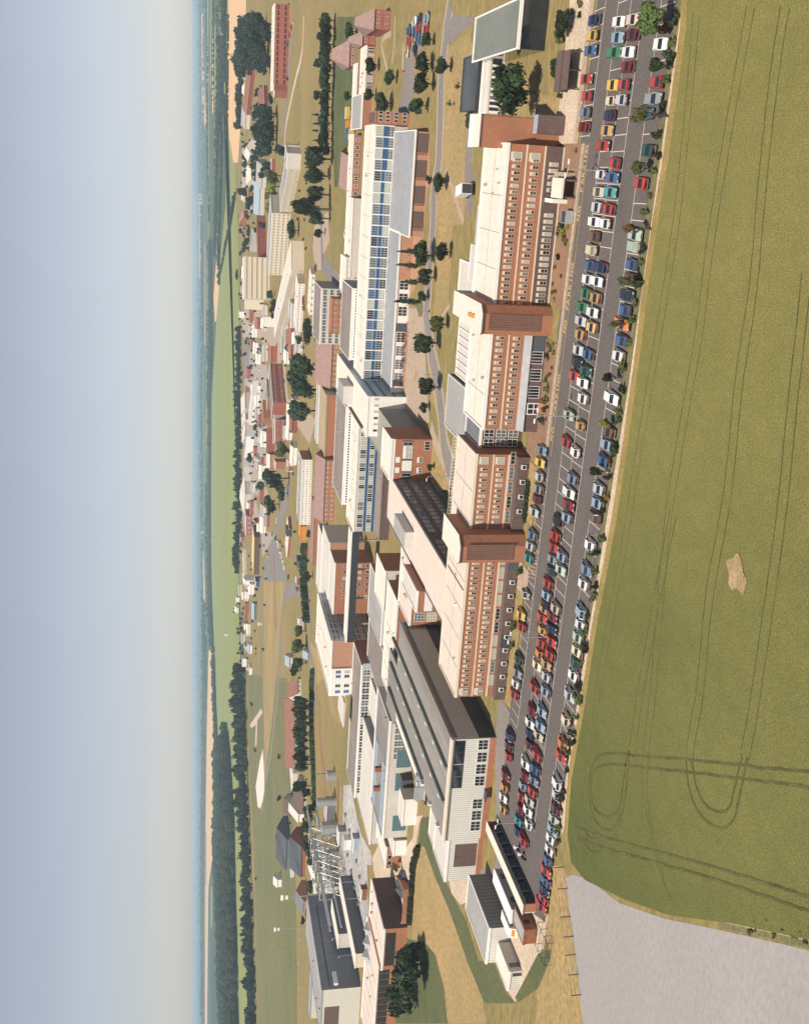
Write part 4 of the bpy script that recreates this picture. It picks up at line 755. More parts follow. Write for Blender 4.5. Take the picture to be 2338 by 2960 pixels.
for i, (k, x0, y0, y1, xt, wl, rf, lab) in enumerate([
    ('h3',640,620,680,590,white,roofw,'tiny white house beside the round roadside trees'), ('h3',880,950,1110,840,cream,roofg,'cream-walled grey-roofed house by the red gable'), ('h3',965,960,1120,905,brick_red,roofred,'red tiled gable beside the round bush'), ('h3',935,670,770,830,white,cream,'pair of cream striped huts by the roundabout'),
    ('h3',815,690,790,770,brick_red,roofred,'long thin red-roofed shed in the builder yard'), ('h4',740,300,560,720,white,roofw,'white bungalow in front of the rippled roofs'), ('h4',800,190,260,780,white,roofw,'white van-like hut in the yard'), ('h4',940,870,1000,890,brick_pale,roofp,'pink-roofed hut left of the red terrace'),
    ('h4',860,980,1110,810,white,cream,'white hut at the tip of the yellow bank'), ('h4',1050,940,1010,945,brick,brick_pale,'orange brick hut by the weeping tree'), ('h5',890,310,420,865,brick_red,roofb,'brown hut under the round tree'), ('h5',850,330,480,820,white,roofw,'long white cabin at the yard edge'),
    ('h5',640,520,560,600,brick_red,roofb,'tiny brown shed by the tree belt end'), ('h5',735,950,990,650,white,roofw,'white mound-like tent by the yellow-roofed shed'), ('h5',735,1020,1090,700,white,roofw,'long white tent left of the yellow-roofed shed'), ('h5',790,960,1010,750,bluep,bluel,'blue hut left of the yellow-roofed shed'),
    ('h6',765,20,170,735,slate,bluel,'long blue-grey hut on the dry meadow'), ('h6',715,430,515,690,white,bluel,'pale cabin among the thin poles'), ('h6',715,650,720,690,white,roofw,'white cabin on the far green'), ('h6',1120,550,640,1080,offwhite,bluel,'grey lean-to beside the dark tree clump'), ('h6',1275,510,570,1262,white,bluel,'small white kiosk by the service road'),
    ('h6',660,560,640,620,white,roofred,'tiny red and white shed on the chalk'), ('h8',840,350,410,800,white,roofw,'white box hut on stilts in the left field'), ('h6',580,60,110,560,white,roofw,'white caravan row end beyond the thin trees')]):
    fb('hut', lab, 'hut', P_(k,x0,y0), P_(k,x0-2,y1), P_(k,xt,y0)[0], 9, wl, rf, 'gable' if i % 3 else 'flat', rise=2.5)
# left-hand works
r = building('workshop', 'long pale workshop with glazed roof strips, two red vents and teal doors, beside the catwalk', 'building', -199, -158, 273, 295, 7.4, offwhite, roofh, white, para=.4, side=offwhite)
for y in (3, 16): part_box(r, 'roof_glazing', .6, 24, y, y+3.6, 7.53, 7.75, bluel)
for x in (11, 18): part_box(r, 'roof_cowl', x, x+1.4, 9, 10.4, 7.5, 9.4, rust)
for x, w in ((25, 6), (17, 6), (2.5, 5.5)): part_box(r, 'teal_door', x, x+w, -.1, 0, .6, 4.8, teal)
win_row(r, fr(27, 40, 6), 0, (2.5,), 1.8, 3.5, 2, 3, white, [glassg]); part_box(r, 'plant', 20, 23, -4, -.1, 0, 3.5, roofblack); part_box(r, 'duct', 12, 16.5, -5, -.1, 0, 2.6, offwhite)
r = building('folded_roof_hall', 'hall with plain light grey sloping roof and grey shaded end beside the gravel yard', 'building', -220, -185.5, 299, 338, 6.4, offwhite, offwhite, white, para=.15, side=roofz)
r = building('brick_store', 'brick-fronted store with tall white side at the end of the pale workshop', 'building', -214, -206, 278, 294, 5, brick, roofw, white, para=.3)
win_row(r, [1.2, 3.4], 0, (3.2,), 1.5, 1.3, 1, 1, white, [glass])
building('white_store', 'small grey-roofed white store with dark side next to the brick-fronted store', 'store', -205, -199.5, 272, 283, 4, white, offwhite, white, para=.1, side=offwhite)
building('white_store', 'twin white plant boxes at the foot of the pale workshop', 'store', -187, -178, 262, 268, 4.2, white, offwhite, white, para=.1, side=offwhite)
r = building('boiler_house', 'brick works with ridged white roof, orange rim and black courtyard on its shaded side', 'building', -240, -224.5, 262.5, 287, 7.2, brick, roofp, white, para=.3, side=brick_dark_or_shaded)  # side brick darkened in colour for the deep shade of the yard
win_row(r, fr(.5, 13, 6), 0, (3.6,), 2, 3.0, 2, 3, darksteel, [glass]); part_box(r, 'white_door', 2, 6, -.1, 0, .4, 2.4, white); part_box(r, 'orange_rim', -.2, .3, 0, 24, 7.6, 7.9, orange)
r = thing('coal_pit', 'black coal heap sheltering inside the low curved wall by the brick works', 'coal heap', (-216, 272, 0))
h_ = MB(); random.seed(4)
for i in range(26):
    a = random.random()*6.28; d = random.random()*6; x, y = d*math.cos(a)*.8, d*math.sin(a); s_ = 1.2+random.random()*1.6
    h_.face([(x-s_,y-s_,.1),(x+s_,y-s_,.1),(x,y,1.4+random.random())], roofblack); h_.face([(x+s_,y-s_,.1),(x+s_,y+s_,.1),(x,y,1.8)], roofblack); h_.face([(x+s_,y+s_,.1),(x-s_,y+s_,.1),(x,y,1.7)], roofblack); h_.face([(x-s_,y+s_,.1),(x-s_,y-s_,.1),(x,y,1.6)], roofblack)
h_.build('heap', r)
wl = MB()
W_ = [q('Q3', *p) for p in ((1170,690), (1230,760), (1270,850), (1265,1000), (1250,1190), (1230,1230))]
for a, b_ in zip(W_, W_[1:]): wl.prism([(a.x, a.y), (b_.x, b_.y), (b_.x-.4, b_.y+.3), (a.x-.4, a.y+.3)], 0, 2.4, brick)
tag(wl.build('yard_wall'), 'low brick yard wall curving round the coal heap', 'wall')
r = building('boiler_house', 'long brick works with grey ridged roof and tall dark windows at the left edge', 'building', -285, -241.5, 268.5, 290, 7.2, brick, roofp, white, para=.3)
win_row(r, fr(12, 42, 12), 0, (3.4,), 2.3, 3.2, 2, 3, darksteel, [glass])
for i in range(3): MB().face([(40-i*5.5, 14, 7.35), (43-i*5.5, 14, 7.35), (41.5-i*5.5, 17, 9.5)], roofz).face([(40-i*5.5, 20, 7.35), (40-i*5.5, 14, 7.35), (41.5-i*5.5, 17, 9.5)], roofz).face([(43-i*5.5, 14, 7.35), (43-i*5.5, 20, 7.35), (41.5-i*5.5, 17, 9.5)], roofz).build('ridge_light', r)
r = building('grey_works', 'tall grey-sided works with ribbed pale front and dark door at the left edge', 'building', -332, -310.5, 331.5, 388, 15.4, clad, roofg, steel, para=.2, side=slateblue)
part_box(r, 'dark_door', 4, 13, -.1, 0, 8.4, 14.2, brick_dark_or_shaded); part_box(r, 'side_strip', 21.5, 21.6, 2, 50, 12.0, 12.5, roofblack); part_box(r, 'white_box', 21.6, 23, 1.5, 8, 9.0, 10.6, white)
building('low_roofed_annex', 'white roof strip wedged against the tall grey works', 'annex', -307, -300, 350, 372, 7, offwhite, roofw, white, para=.1, side=slate)
building('low_roofed_annex', 'cream roof strip between the tall grey works and the gravel yard', 'annex', -290.5, -284, 320, 366, 5, cream, roofw, white, para=.1, side=slate)
building('long_trench_wall', 'long pale wall with dark posts beyond the tall grey works', 'wall', -430, -356, 440, 446, 5, offwhite, bluel, steel, para=.1)
# conveyor of white sacks and steel lattice gantries
r = thing('steel_gantry', 'steel lattice gantry with pipes rising beside the gravel yard', 'gantry', (-302, 374, 0))
s = MB()
for i in range(6):
    y = i*9.0; s.tube((0,y,0), .2, (0,y,12), .2, steel, 5).tube((8,y,0), .2, (8,y,12), .2, steel, 5).tube((0,y,12), .15, (8,y,12), .15, steel, 5).tube((0,y,6), .12, (8,y,6), .12, steel, 5)
    if i < 5: s.tube((0,y,0), .15, (0,y+9,12), .15, steel, 4).tube((0,y,12), .15, (0,y+9,0), .15, steel, 4).tube((8,y,12), .15, (8,y+9,0), .15, steel, 4).tube((8,y,0), .15, (8,y+9,12), .15, steel, 4).tube((0,y,12), .2, (0,y+9,12), .2, steel, 4).tube((8,y,12), .2, (8,y+9,12), .2, steel, 4)
s.build('lattice_frame', r); p2 = MB(); [p2.tube((x, -24, z), .38, (x, 70, z), .38, steel, 8) for x, z in ((2, 10.5), (5, 10.5), (3.5, 6))]; p2.build('pipe', r); r.rotation_euler.z = R(4)
r = thing('rubble_bank', 'bank of pale broken rubble beside the pond', 'rubble', tuple(q('Q3', 215,830))); h_ = MB()
for i in range(150):
    x, y = random.uniform(-5, 5), random.uniform(-40, 34); s_ = random.uniform(.7, 1.7); h_.box(x-s_, x+s_, y-s_, y+s_, 0, s_*1.1, white)
h_.build('blocks', r)

for i, (x, y, w_, d_, h_, m_, l) in enumerate(((-283, 385, 7, 5, 3.4, roofg, 'grey switch hut beside the steel gantry'), (-296, 420, 10, 7, 4.2, slate, 'dark hut at the far foot of the steel gantry'), (-276, 372, 5, 4, 2.8, white, 'small white hut on the gravel yard edge'), (-322, 402, 9, 8, 5, offwhite, 'pale square hut behind the tall grey works'), (-262, 352, 6, 4, 2.6, bluel, 'blue-grey hut among the floodlight masts'), (-330, 420, 16, 6, 4, brick_dark_or_shaded, 'brown shed behind the tall grey works'), (-268, 330, 5, 3, 2.4, rust, 'rusty container on the gravel yard'))):
    building('works_hut', l, 'hut', x, x+w_, y, y+d_, h_, m_, roofg if m_ != roofg else offwhite, white, para=.1)
for i in range(5):
    x, y = -312+i*9.5, 398+((i*37) % 30); r = thing('storage_tank', ('squat round steel tank behind the gantry, right of its neighbours', 'tall slim steel tank behind the gantry', 'steel tank next to the slim one', 'wide low steel tank behind the gantry', 'steel tank nearest the pond')[4-i], 'tank', (x, y, 0)); MB().tube((0,0,0), 2+.6*(i % 3), (0,0,4+1.7*(i % 4)), 2+.6*(i % 3), steel, 14).build('shell', r); MB().tube((1.2,0,4), .15, (1.2,0,9), .15, darksteel, 5).build('pipe', r)
for k_ in range(3):
    for i in range(32):
        cr, ya, yb, xa, xb = (('h3',560,1150,700,870), ('h4',30,560,690,800), ('h4',600,1150,760,860), ('h5',40,500,700,860), ('h3',20,700,620,880), ('h2',120,1150,640,760), ('h5',940,1150,590,740), ('h6',20,560,580,700), ('h4',500,1100,1080,1180), ('h3',860,1150,1040,1200))[(i+k_) % 10]
        x, y = rnd.uniform(xa, xb), rnd.uniform(ya, yb); p = q(cr, x, y); wl_, rf_, cn = ((white, roofw, 'white'), (brick_red, roofred, 'red-roofed'), (offwhite, roofg, 'grey-roofed'))[k_]
        w_, d_ = rnd.uniform(6, 16), rnd.uniform(5, 9); hh_ = rnd.uniform(2.6, 4)
        b_ = MB(); b_.box(0, w_, 0, d_, 0, hh_, wl_, rf_); b_.face([(-.3,-.3,hh_),(w_+.3,-.3,hh_),(w_+.3,d_/2,hh_+1.6),(-.3,d_/2,hh_+1.6)], rf_); b_.face([(w_+.3,d_+.3,hh_),(-.3,d_+.3,hh_),(-.3,d_/2,hh_+1.6),(w_+.3,d_/2,hh_+1.6)], rf_)
        o = b_.build('hut', None, (p.x, p.y, 0)); o.rotation_euler.z = rnd.uniform(-.5, .5); tag(o, f'tiny {cn} hut among the crowded far yards', 'hut', f'tiny {cn} huts in the far yards')

r = thing('steel_gantry', 'smaller bare steel frame standing between the floodlight masts and the pond', 'gantry', (-318, 404, 0)); b = MB()
for x in (0, 7, 14):
    for y in (0, 10, 20): b.tube((x,y,0), .25, (x,y,9), .25, steel, 5)
    b.tube((x,0,9), .25, (x,20,9), .25, steel, 5)
for y in (0, 10, 20): b.tube((0,y,9), .25, (14,y,9), .25, steel, 5).tube((0,y,0), .15, (7,y,9), .15, steel, 4).tube((14,y,0), .15, (7,y,9), .15, steel, 4)
b.build('frame', r)
# ---------------------------------------------------------------- trees and shrubs
def crown_mesh(seed, nl, shape='round', size=.1, lobes=9):
    rr = random.Random(seed); v, f = [], []
    L = []
    if shape == 'cone':
        for i in range(lobes):
            t = i/(lobes-1); L.append((rr.uniform(-.12,.12), rr.uniform(-.12,.12), .1+.85*t, .42*(1-t)+.1, .16))
    else:
        L.append((0, 0, .52, .55, .36))
        for i in range(lobes):
            a = i*2.4+rr.uniform(-.5,.5); d = rr.uniform(.35,.66); z = rr.uniform(.28,.8); s = rr.uniform(.26,.42)
            L.append((d*math.cos(a)*(1.15-abs(z-.45)), d*math.sin(a)*(1.15-abs(z-.45)), z, s, s*.62))
    for (x, y, z, r_, rz_) in L:      # inner mass
        n = len(v); st, rg = 6, 4
        for j in range(rg+1):
            ph = math.pi*j/rg
            for i in range(st):
                th = 2*math.pi*i/st; k = .74*rr.uniform(.8,1.1); v.append((x+r_*k*math.sin(ph)*math.cos(th), y+r_*k*math.sin(ph)*math.sin(th), z+rz_*k*math.cos(ph)))
        for j in range(rg):
            for i in range(st): f.append((n+j*st+i, n+j*st+(i+1)%st, n+(j+1)*st+(i+1)%st, n+(j+1)*st+i))
    for _ in range(nl):
        x, y, z, r_, rz_ = rr.choice(L); d = Vector((rr.gauss(0,1), rr.gauss(0,1), rr.gauss(.15,1))).normalized(); k = rr.uniform(.72, 1.13)
        p = Vector((x+d.x*r_*k, y+d.y*r_*k, z+d.z*rz_*k)); nrm = (d+Vector((rr.gauss(0,.5), rr.gauss(0,.5), rr.gauss(0,.5)))).normalized()
        a = nrm.orthogonal().normalized(); b_ = nrm.cross(a); th = rr.random()*6.28; a, b_ = a*math.cos(th)+b_*math.sin(th), b_*math.cos(th)-a*math.sin(th)
        s = size*rr.uniform(.6,1.4); n = len(v); v += [tuple(p+a*s), tuple(p+b_*s*.7), tuple(p-a*s), tuple(p-b_*s*.7)]; f.append((n,n+1,n+2,n+3))
    me = bpy.data.meshes.new('crown'); me.from_pydata(v, [], f); me.materials.append(leaf); return me
def trunk_mesh(seed, tall=.3):
    rr = random.Random(seed); b = MB(); b.tube((0,0,0), .05, (.01,.02,tall), .036, bark, 7)
    for i in range(4):
        a = i*1.6+rr.random(); b.tube((.01,.02,tall*.9), .026, (.32*math.cos(a), .32*math.sin(a), tall+.22), .01, bark, 5)
    return b.mesh('trunk')
CR = {'round': [crown_mesh(i, 1000, 'round', .085) for i in range(5)], 'cone': [crown_mesh(20+i, 500, 'cone', .085, 8) for i in range(2)],
      'far': [crown_mesh(40+i, 220, 'round', .15, 7) for i in range(5)], 'bush': [crown_mesh(60+i, 160, 'round', .14, 5) for i in range(3)], 'thin': [crown_mesh(80+i, 230, 'round', .07, 5) for i in range(2)]}
TM = [trunk_mesh(i) for i in range(3)]
LM = {'d': leaf, 'y': leafy, 'l': leafl, 'o': leafo, 'f': leaffar}
STF = []
def set_mat(o, m):
    o.material_slots[0].link = 'OBJECT'; o.material_slots[0].material = m
def tree_at(p, hh, w, label, kind='round', mt='d', group=None, name='tree', cat='tree', parts=True, bole=.16):
    z0 = hh*bole
    cm = CR[kind][rnd.randrange(len(CR[kind]))]
    if parts:
        r = thing(name, label, cat, (p[0], p[1], 0), rnd.random()*6.28, group)
        t = link('trunk', TM[rnd.randrange(3)], r); ts = max(hh*.75, w*.35); t.scale = (ts*.9, ts*.9, hh*.62/.52 if hh*bole > .6 else hh*.8)
        c = link('crown', cm, r, (0, 0, z0))
    elif parts is None:
        STF.append((cm, Matrix.Translation((p[0], p[1], -hh*.06)) @ Matrix.Rotation(rnd.random()*6.28, 4, 'Z') @ Matrix.Diagonal((w/2, w/2, hh*1.06, 1)))); return None
    else:
        c = link(name, cm, None, (p[0], p[1], 0), rnd.random()*6.28); tag(c, label, cat, group); z0 = -hh*.06
        c.location.z = z0
    c.scale = (w/2, w/2*rnd.uniform(.9, 1.1), (hh-z0)); set_mat(c, LM[mt])
    return c
def tree(k, xb, yb, xt, w, label, kind='round', mt='d', group=None, parts=True, name='tree', cat='tree', bole=.16):
    X, Y = px(k, xb, yb); p = at(X, Y); hh = max(.6, hgt(px(k, xt, yb)[0], p)); s = SC[k][2]
    dist = (p - Vector((0, 0, HC))).length; return tree_at(p, hh, w/s*dist/3110, label, kind, mt, group, name, cat, parts, bole)
T = tree
T('A',705,520,395,300,'largest leafy tree, right of the white lattice walkway'); T('A',575,450,395,230,'second big dark tree, touching the white lattice walkway')
T('A',885,370,772,135,'dark tree just behind the brown car park shelter'); T('A',920,80,805,190,'dense dark tree at the top edge beside the car park path')
T('A',868,150,790,90,'pale silvery shrub beside the dense dark tree', 'bush', 'l', name='shrub', cat='shrub', bole=.03)
T('a',1668,605,1585,105,'tree on the grass strip before the service road, right one of a touching pair'); T('a',1685,700,1588,125,'tree on the grass strip before the service road, left one of a touching pair')
T('a',1502,350,1385,125,'round tree standing alone between the road and the tan grass'); T('b',1470,70,1362,130,'round tree beside the thin curved footpath'); T('b',1362,40,1322,70,'round clipped bush between road and brick forecourt', 'bush', name='bush', cat='bush', bole=.02)
T('b',1498,520,1384,120,'round tree on the tan grass opposite the roadside clump'); T('b',1385,545,1240,165,'largest tree of the roadside clump before the metal-roofed podium')
T('b',1292,520,1145,75,'pointed tree at the foot of the metal roof, behind the largest roadside tree','cone'); T('b',1288,610,1140,72,'pointed tree between the two big roadside trees','cone')
T('b',1398,690,1262,120,'round roadside tree left of the largest one'); T('b',1285,720,1168,78,'pointed tree overlapping the podium behind a round roadside tree','cone'); T('b',1292,850,1125,80,'pointed tree nearest the entrance podium','cone'); T('b',1345,815,1268,90,'small round tree beside the last pointed tree')
T('b',1480,1000,1340,125,'airy light green tree at the edge of the forecourt','round','l'); T('c',1425,95,1245,160,'big dark tree on the forecourt edge opposite the red flower bed'); T('c',1428,385,1268,140,'tree with ragged crown beside the bend of the road'); T('c',1352,520,1280,75,'small shrubby tree in the shadow of the windowless auditorium')
T('c',1352,865,1305,50,'small bush in front of the orange brick block','bush',name='bush',cat='bush',bole=.02); T('c',1382,910,1325,60,'low dark bush left of the small bush at the brick block','bush',name='bush',cat='bush',bole=.02); T('c',1490,1085,1410,70,'shrub squeezed between the rear wing and the white railing','bush',name='shrub',cat='shrub',bole=.02)
T('a',1568,480,1510,50,'thin sapling on the tan grass, right one','thin','l',bole=.3); T('a',1515,595,1455,50,'thin sapling on the tan grass, left one','thin','l',bole=.3)
T('a',1385,175,1288,100,'round tree at the upper end of the small rear car park'); T('a',1375,330,1250,140,'feathery tree between the rear car park and the road'); T('a',1385,465,1238,140,'full tree beside the white barrier of the rear car park'); T('a',1345,610,1205,125,'tree nearest the dark brick annex'); T('a',1140,420,1048,95,'round tree on the lawn by the rear car park'); T('a',1020,340,920,115,'garden tree in front of the glazed range'); T('a',1105,590,985,160,'broad garden tree near the brick annex'); T('a',1000,535,918,90,'smaller garden tree against the grey tarmac roof')
T('a',872,118,783,115,'very dark round tree beside the mauve roofs'); T('a',852,545,775,65,'lone small tree on the green lawn by the white store')
for i in range(17):
    T('a',730-i*1.2+rnd.uniform(-6,6),45+i*52,630-rnd.uniform(-10,14)-i*.6,rnd.uniform(105,140),'dark tree in the long row dividing the two lawns','round','d','row of dark trees between the lawns')
for i,(x,y,t) in enumerate(((612,665,575),(615,725,580),(608,770,575),(612,835,582))): T('a',x+12,y,t,34,'slim dark conifer standing just beyond the long dark tree row','cone','d','slim conifers behind the row')
for (k,x,y,t,w,l) in (('a',715,960,520,170,'large dark tree at the near end of the long dark row'),('a',700,1070,528,120,'dark tree beyond the near end of the long dark row'),('b',690,25,522,90,'wide dark tree left of the dark row end'),('b',700,145,528,110,'wide dark tree beside the small paved yard'),('b',705,240,430,110,'widest dark tree, reaching across to the pale slab block'),('b',700,300,540,90,'dark tree leaning against the widest dark tree'),('b',665,395,585,65,'round black-green tree by the paved yard'),('b',490,380,408,140,'tree in front of the far white laboratory')): T(k,x,y,t,w,l)
for i,(x,y,t,w) in enumerate(((320,70,150,150),(300,180,120,170),(310,300,190,130),(330,120,230,130),(240,330,110,120),(200,100,150,110),(140,240,95,110),(330,560,285,80),(250,520,190,70),(135,380,100,70))): T('a',x,y,t,w,'big tree in the wood behind the red brick factory','far','f','wood behind the factory')
for i,(x,y,t,w) in enumerate(((345,660,200,130),(350,740,195,150),(345,830,190,150),(340,900,215,120),(265,640,195,110),(260,790,190,120),(420,900,320,90),(330,1010,230,80))): T('a',x,y,t,w,'big tree in the dark clump left of the red factory','far','f','dark clump by the factory')
for i,(x,y,t) in enumerate(((385,20,262),(370,90,262),(380,160,262),(375,230,260),(340,1000-500-440,275))): T('b',x,y,t,100,'yellow-green tree beside the pale slab block','far','y' if i%2 else 'l','yellow-green trees by the slab block')
for i in range(30):
    y = 180+i*32; x = 610+ (8 if i<14 else 20 if i<20 else 0)+rnd.uniform(-6,6); Xp = 520+x/3.416; Yp = 40+y/3.416
    T('P',Xp,Yp,Xp-rnd.uniform(14,26),rnd.uniform(24,36),'tree along the edge of the ripe field','far','f','trees edging the ripe field',None)
for i in range(30):
    x = rnd.uniform(150,325); y = rnd.uniform(25,380); T('a',x,y,x-rnd.uniform(75,120),rnd.uniform(90,130),'big tree in the wood behind the red brick factory','far','f','wood behind the factory')
for i in range(16):
    x = rnd.uniform(250,350); y = rnd.uniform(600,920); T('a',x,y,x-rnd.uniform(70,110),rnd.uniform(80,120),'big tree in the dark clump left of the red factory','far','f','dark clump by the factory')
for i in range(16):
    x = rnd.uniform(620,690); y = rnd.uniform(60,900); T('a',x,y,x-rnd.uniform(30,55),rnd.uniform(40,60),'small tree or bush along the far edge of the long dark row','far','f','bushes along the long dark row',None)
for i in range(26):
    x = rnd.uniform(640,860); y = rnd.uniform(100,1150); T('h2',x,y,x-rnd.uniform(40,90),rnd.uniform(50,90),'garden tree among the far houses','far','f','garden trees among the far houses',None)
for i in range(30):
    x = rnd.uniform(660,860) if i<20 else rnd.uniform(700,800); y = rnd.uniform(650,1180) if i<12 else rnd.uniform(20,1100); T('h3' if i<12 else 'h4' if i<22 else 'h5',x,y,x-rnd.uniform(20,45),rnd.uniform(24,45),'roadside tree between the far yards and blocks','far','f','roadside trees among the far yards',None)
for i in range(22):
    x = rnd.uniform(590,660); y = rnd.uniform(0,700); T('h6',x,y,x-rnd.uniform(20,45),rnd.uniform(24,44),'small tree among the thin poles at the far field edge','far','f','small trees at the far field edge',None)
for (x,y,t,w) in ((700,600,560,90),(760,690,640,110),(740,560,680,90),(700,840,640,80),(730,1000,650,90),(690,1110,615,80),(720,200,640,90),(820,350,720,110),(800,420,700,90),(900,640,840,80),(720,740,640,90)): T('h2',x,y,t,w,'garden tree among the far houses','far','f','garden trees among the far houses')
T('c',632,270,412,250,'enormous round dark tree by the brick house, tallest of the clump'); T('c',640,400,430,170,'dark tree merged with the enormous round one'); T('c',612,540,415,170,'big dark tree left of the enormous round one'); T('b',602,1045,512,190,'dark tree in front of the glazed hall'); T('b',522,1105,468,60,'small tree beside the dark tree at the glazed hall')
T('c',428,985,250,165,'big dark tree at the end of the red terrace','far','d'); T('c',275,1035,205,70,'smaller tree against the big terrace-end tree','far','d'); T('d',362,130,258,150,'big round tree over the brown hut','far','d'); T('d',418,60,335,110,'dark tree between the terrace-end tree and the footpath','far','d'); T('c',450,800,330,130,'pale weeping tree in front of the red terrace','round','l')
for (k,x,y,t,w) in (('c',202,850,135,80),('c',222,208,192,30),('c',190,250,160,36),('c',222,650,185,60),('c',225,720,190,50),('b',355,880,290,110),('b',330,800,270,70),('b',345,940,300,60),('b',120,380,90,40),('b',150,500,110,50),('b',100,670,65,70),('c',345,380-200,350-30,40)): T(k,x,y,t,w,'roadside tree between the far yards and blocks','far','f','roadside trees among the far yards')
for i in range(66):
    Y = 950+i*10.8; X = 700+rnd.uniform(-3,3)+(0 if Y<1550 else -5); T('P',X,Y,X-rnd.uniform(16,29),rnd.uniform(15,26),'tree in the long dark belt between the site and the pale green field','far','f','long belt at the pale green field',None)
for i in range(105):
    Y = 1928+i*10.2; X = 709+(Y-1928)*.033+rnd.uniform(-5,2); T('P',X,Y,X-rnd.uniform(26,50)*(1 if Y<2400 else .85),rnd.uniform(26,42),'tall dark tree in the shelter belt beyond the chalk heap','far','f','shelter belt beyond the chalk heap',False)
T('d',600,325,535,70,'small tree before the mauve-roofed range'); T('d',582,610,520,65,'small tree at the end of the clipped hedge')
for (k,x,y,t,w,m) in (('d',535,965,455,90,'l'),('d',540,1060,440,100,'l'),('e',545,40,440,110,'l'),('e',540,150,440,110,'d'),('e',505,200,430,90,'d')): T(k,x,y,t,w,'green tree in the short clump by the service road','round',m,'short clump by the service road')
for i in range(9): T('e',588+rnd.uniform(-5,5),400+i*52,440+rnd.uniform(-6,14),90,'tree in the dense dark row before the red-roofed barn','round','d','dense dark row before the barn')
for (k,x,y,t,w) in (('e',580,960,440,90),('e',590,1000,500,70),('f',605,110,515,120),('f',600,200,500,90),('f',605,330,510,120),('f',600,420,540,80),('f',600,600,535,90),('f',600,690,545,80),('f',560,770,530,70),('f',540,820,500,60)): T(k,x,y,t,w,'dark tree in the loose line between barns and grass','round','d','loose line between barns and grass')
for (k,x,y,t,w,l) in (('e',372,768,343,45,'lone round bush on the far green, right one'),('e',372,1045,343,42,'lone round bush on the far green, middle one'),('e',188,420,163,30,'lone bush by the chalk path'),('e',212,725,188,30,'lone bush at the tip of the chalk heap'),('f',372,265,332,50,'lone round bush near the black-roofed barn'),('f',375,15,343,34,'small lone bush on the far green, left one'),('f',215,545,195,24,'tiny lone bush at the edge of the left field'),('d',285,332,262,30,'lone round bush in the yard corner'),('e',262,1140-1080,240,26,'lone bush on the dry meadow')): T(k,x,y,t,w,l,'bush','d',name='bush',cat='bush',bole=.02)
T('Q3',1440,1790,1045,560,'huge dark tree at the left edge beside the grassy bank',bole=.05); T('Q3',1430,1540,1120,250,'dark tree behind the huge one, shading the brick works',bole=.05); T('Q3',1330,2090,980,380,'dark tree at the very corner below the huge one',bole=.05); T('Q3',1400,1690,1060,380,'dark tree merged into the right flank of the huge one',bole=.05); T('Q3',1380,1450,1300,60,'pointed dark bush on the dry meadow edge','cone'); T('Q3',1170,600,1040,110,'thin brown shrub on the sandy yard','thin','o',bole=.1)
# young trees and shrubs on the field margin and in the beds
for (k,x,y,t,w,kd,mt,l) in (('G1',1560,70,1180,330,'round','l','bushy young tree at the top edge, on the field margin'),('G1',1510,150,1340,120,'bush','o','bronze flowering shrub below the bushy young tree'),('G1',1530,525,1275,150,'round','d','young dark tree shading an empty bay by the field'),('G1',1475,1010,1105,190,'thin','l','thin spreading young tree over the hidden blue car'),('G2',1335,375,1095,140,'round','l','young green tree beside the red car in the field row'),('G2',1310,965,1015,120,'thin','o','almost bare bronze sapling between empty bays'),('G3',1240,325,965,110,'round','l','young tree in front of the red-brown car by the field'),('G3',1110,745,870,90,'thin','l','faint thin sapling over the orange-red car'),('G4',1195,105,980,105,'round','d','slender tree with dark tuft beside two empty bays'),('G4',1130,560,960,115,'round','y','bright yellow young tree'),('G4',1095,930,1035,90,'bush','o','bronze shrub beside the blue car'),('G4',1075,1030,860,115,'round','d','slender young tree left of the bronze shrub'),('G5',1070,120,985,85,'bush','o','bronze shrub beside the pale blue car'),('G5',960,690,820,90,'thin','l','nearly leafless sapling beside an empty bay')):
    T(k,x,y,t,w,l,kd,mt,name='young_tree' if kd!='bush' else 'shrub',cat='young tree' if kd!='bush' else 'shrub',bole=.35 if kd!='bush' else .03)
for i in range(52):
    x = 40-i*3.05+rnd.uniform(-1.2,1.2); y = 149.0+sh(x)*1.15+rnd.uniform(-.9,.9)
    tree_at((x, y), rnd.uniform(.7,1.7), rnd.uniform(1,2.6), 'small shrub on the chalky margin between the cars and the wheat', 'bush', rnd.choice('dlld'), 'shrubs on the chalky margin', 'shrub', 'shrub', False)
for i in range(44):
    x = rnd.choice((rnd.uniform(-23,4), rnd.uniform(-46,-30))); lo = kf(x)+2.2; y = rnd.uniform(lo, 189 if x>-28 else 188)
    if -8.5 < x < -1: continue
    tree_at((x, y), rnd.uniform(.5,1.2), rnd.uniform(.9,2.2), 'low shrub in the reddish planting bed at the foot of the brick wings', 'bush', rnd.choice('dlyoo'), 'shrubs in the wing beds', 'shrub', 'shrub', False)
for i in range(14):
    x = -58-rnd.uniform(0,9); 
    tree_at((x, 190.5), .9, 2.0, 'clipped hedge shrub below the longest brick wing', 'bush', 'd', 'hedge shrubs below the longest wing', 'shrub', 'shrub', False)
for (k,x,y,t,w,l) in (('G5',215,860,130,110,'dark shrub with pink flowers by the walk to the wing'),('G6',320,240,240,130,'big green shrub beside the red car'),('G6',300,430,225,120,'rounded green shrub beside the dark green car'),('G5',245,140,230,70,'')):
    if l: T(k,x,y,t,w,l,'bush','l',name='shrub',cat='shrub',bole=.02)
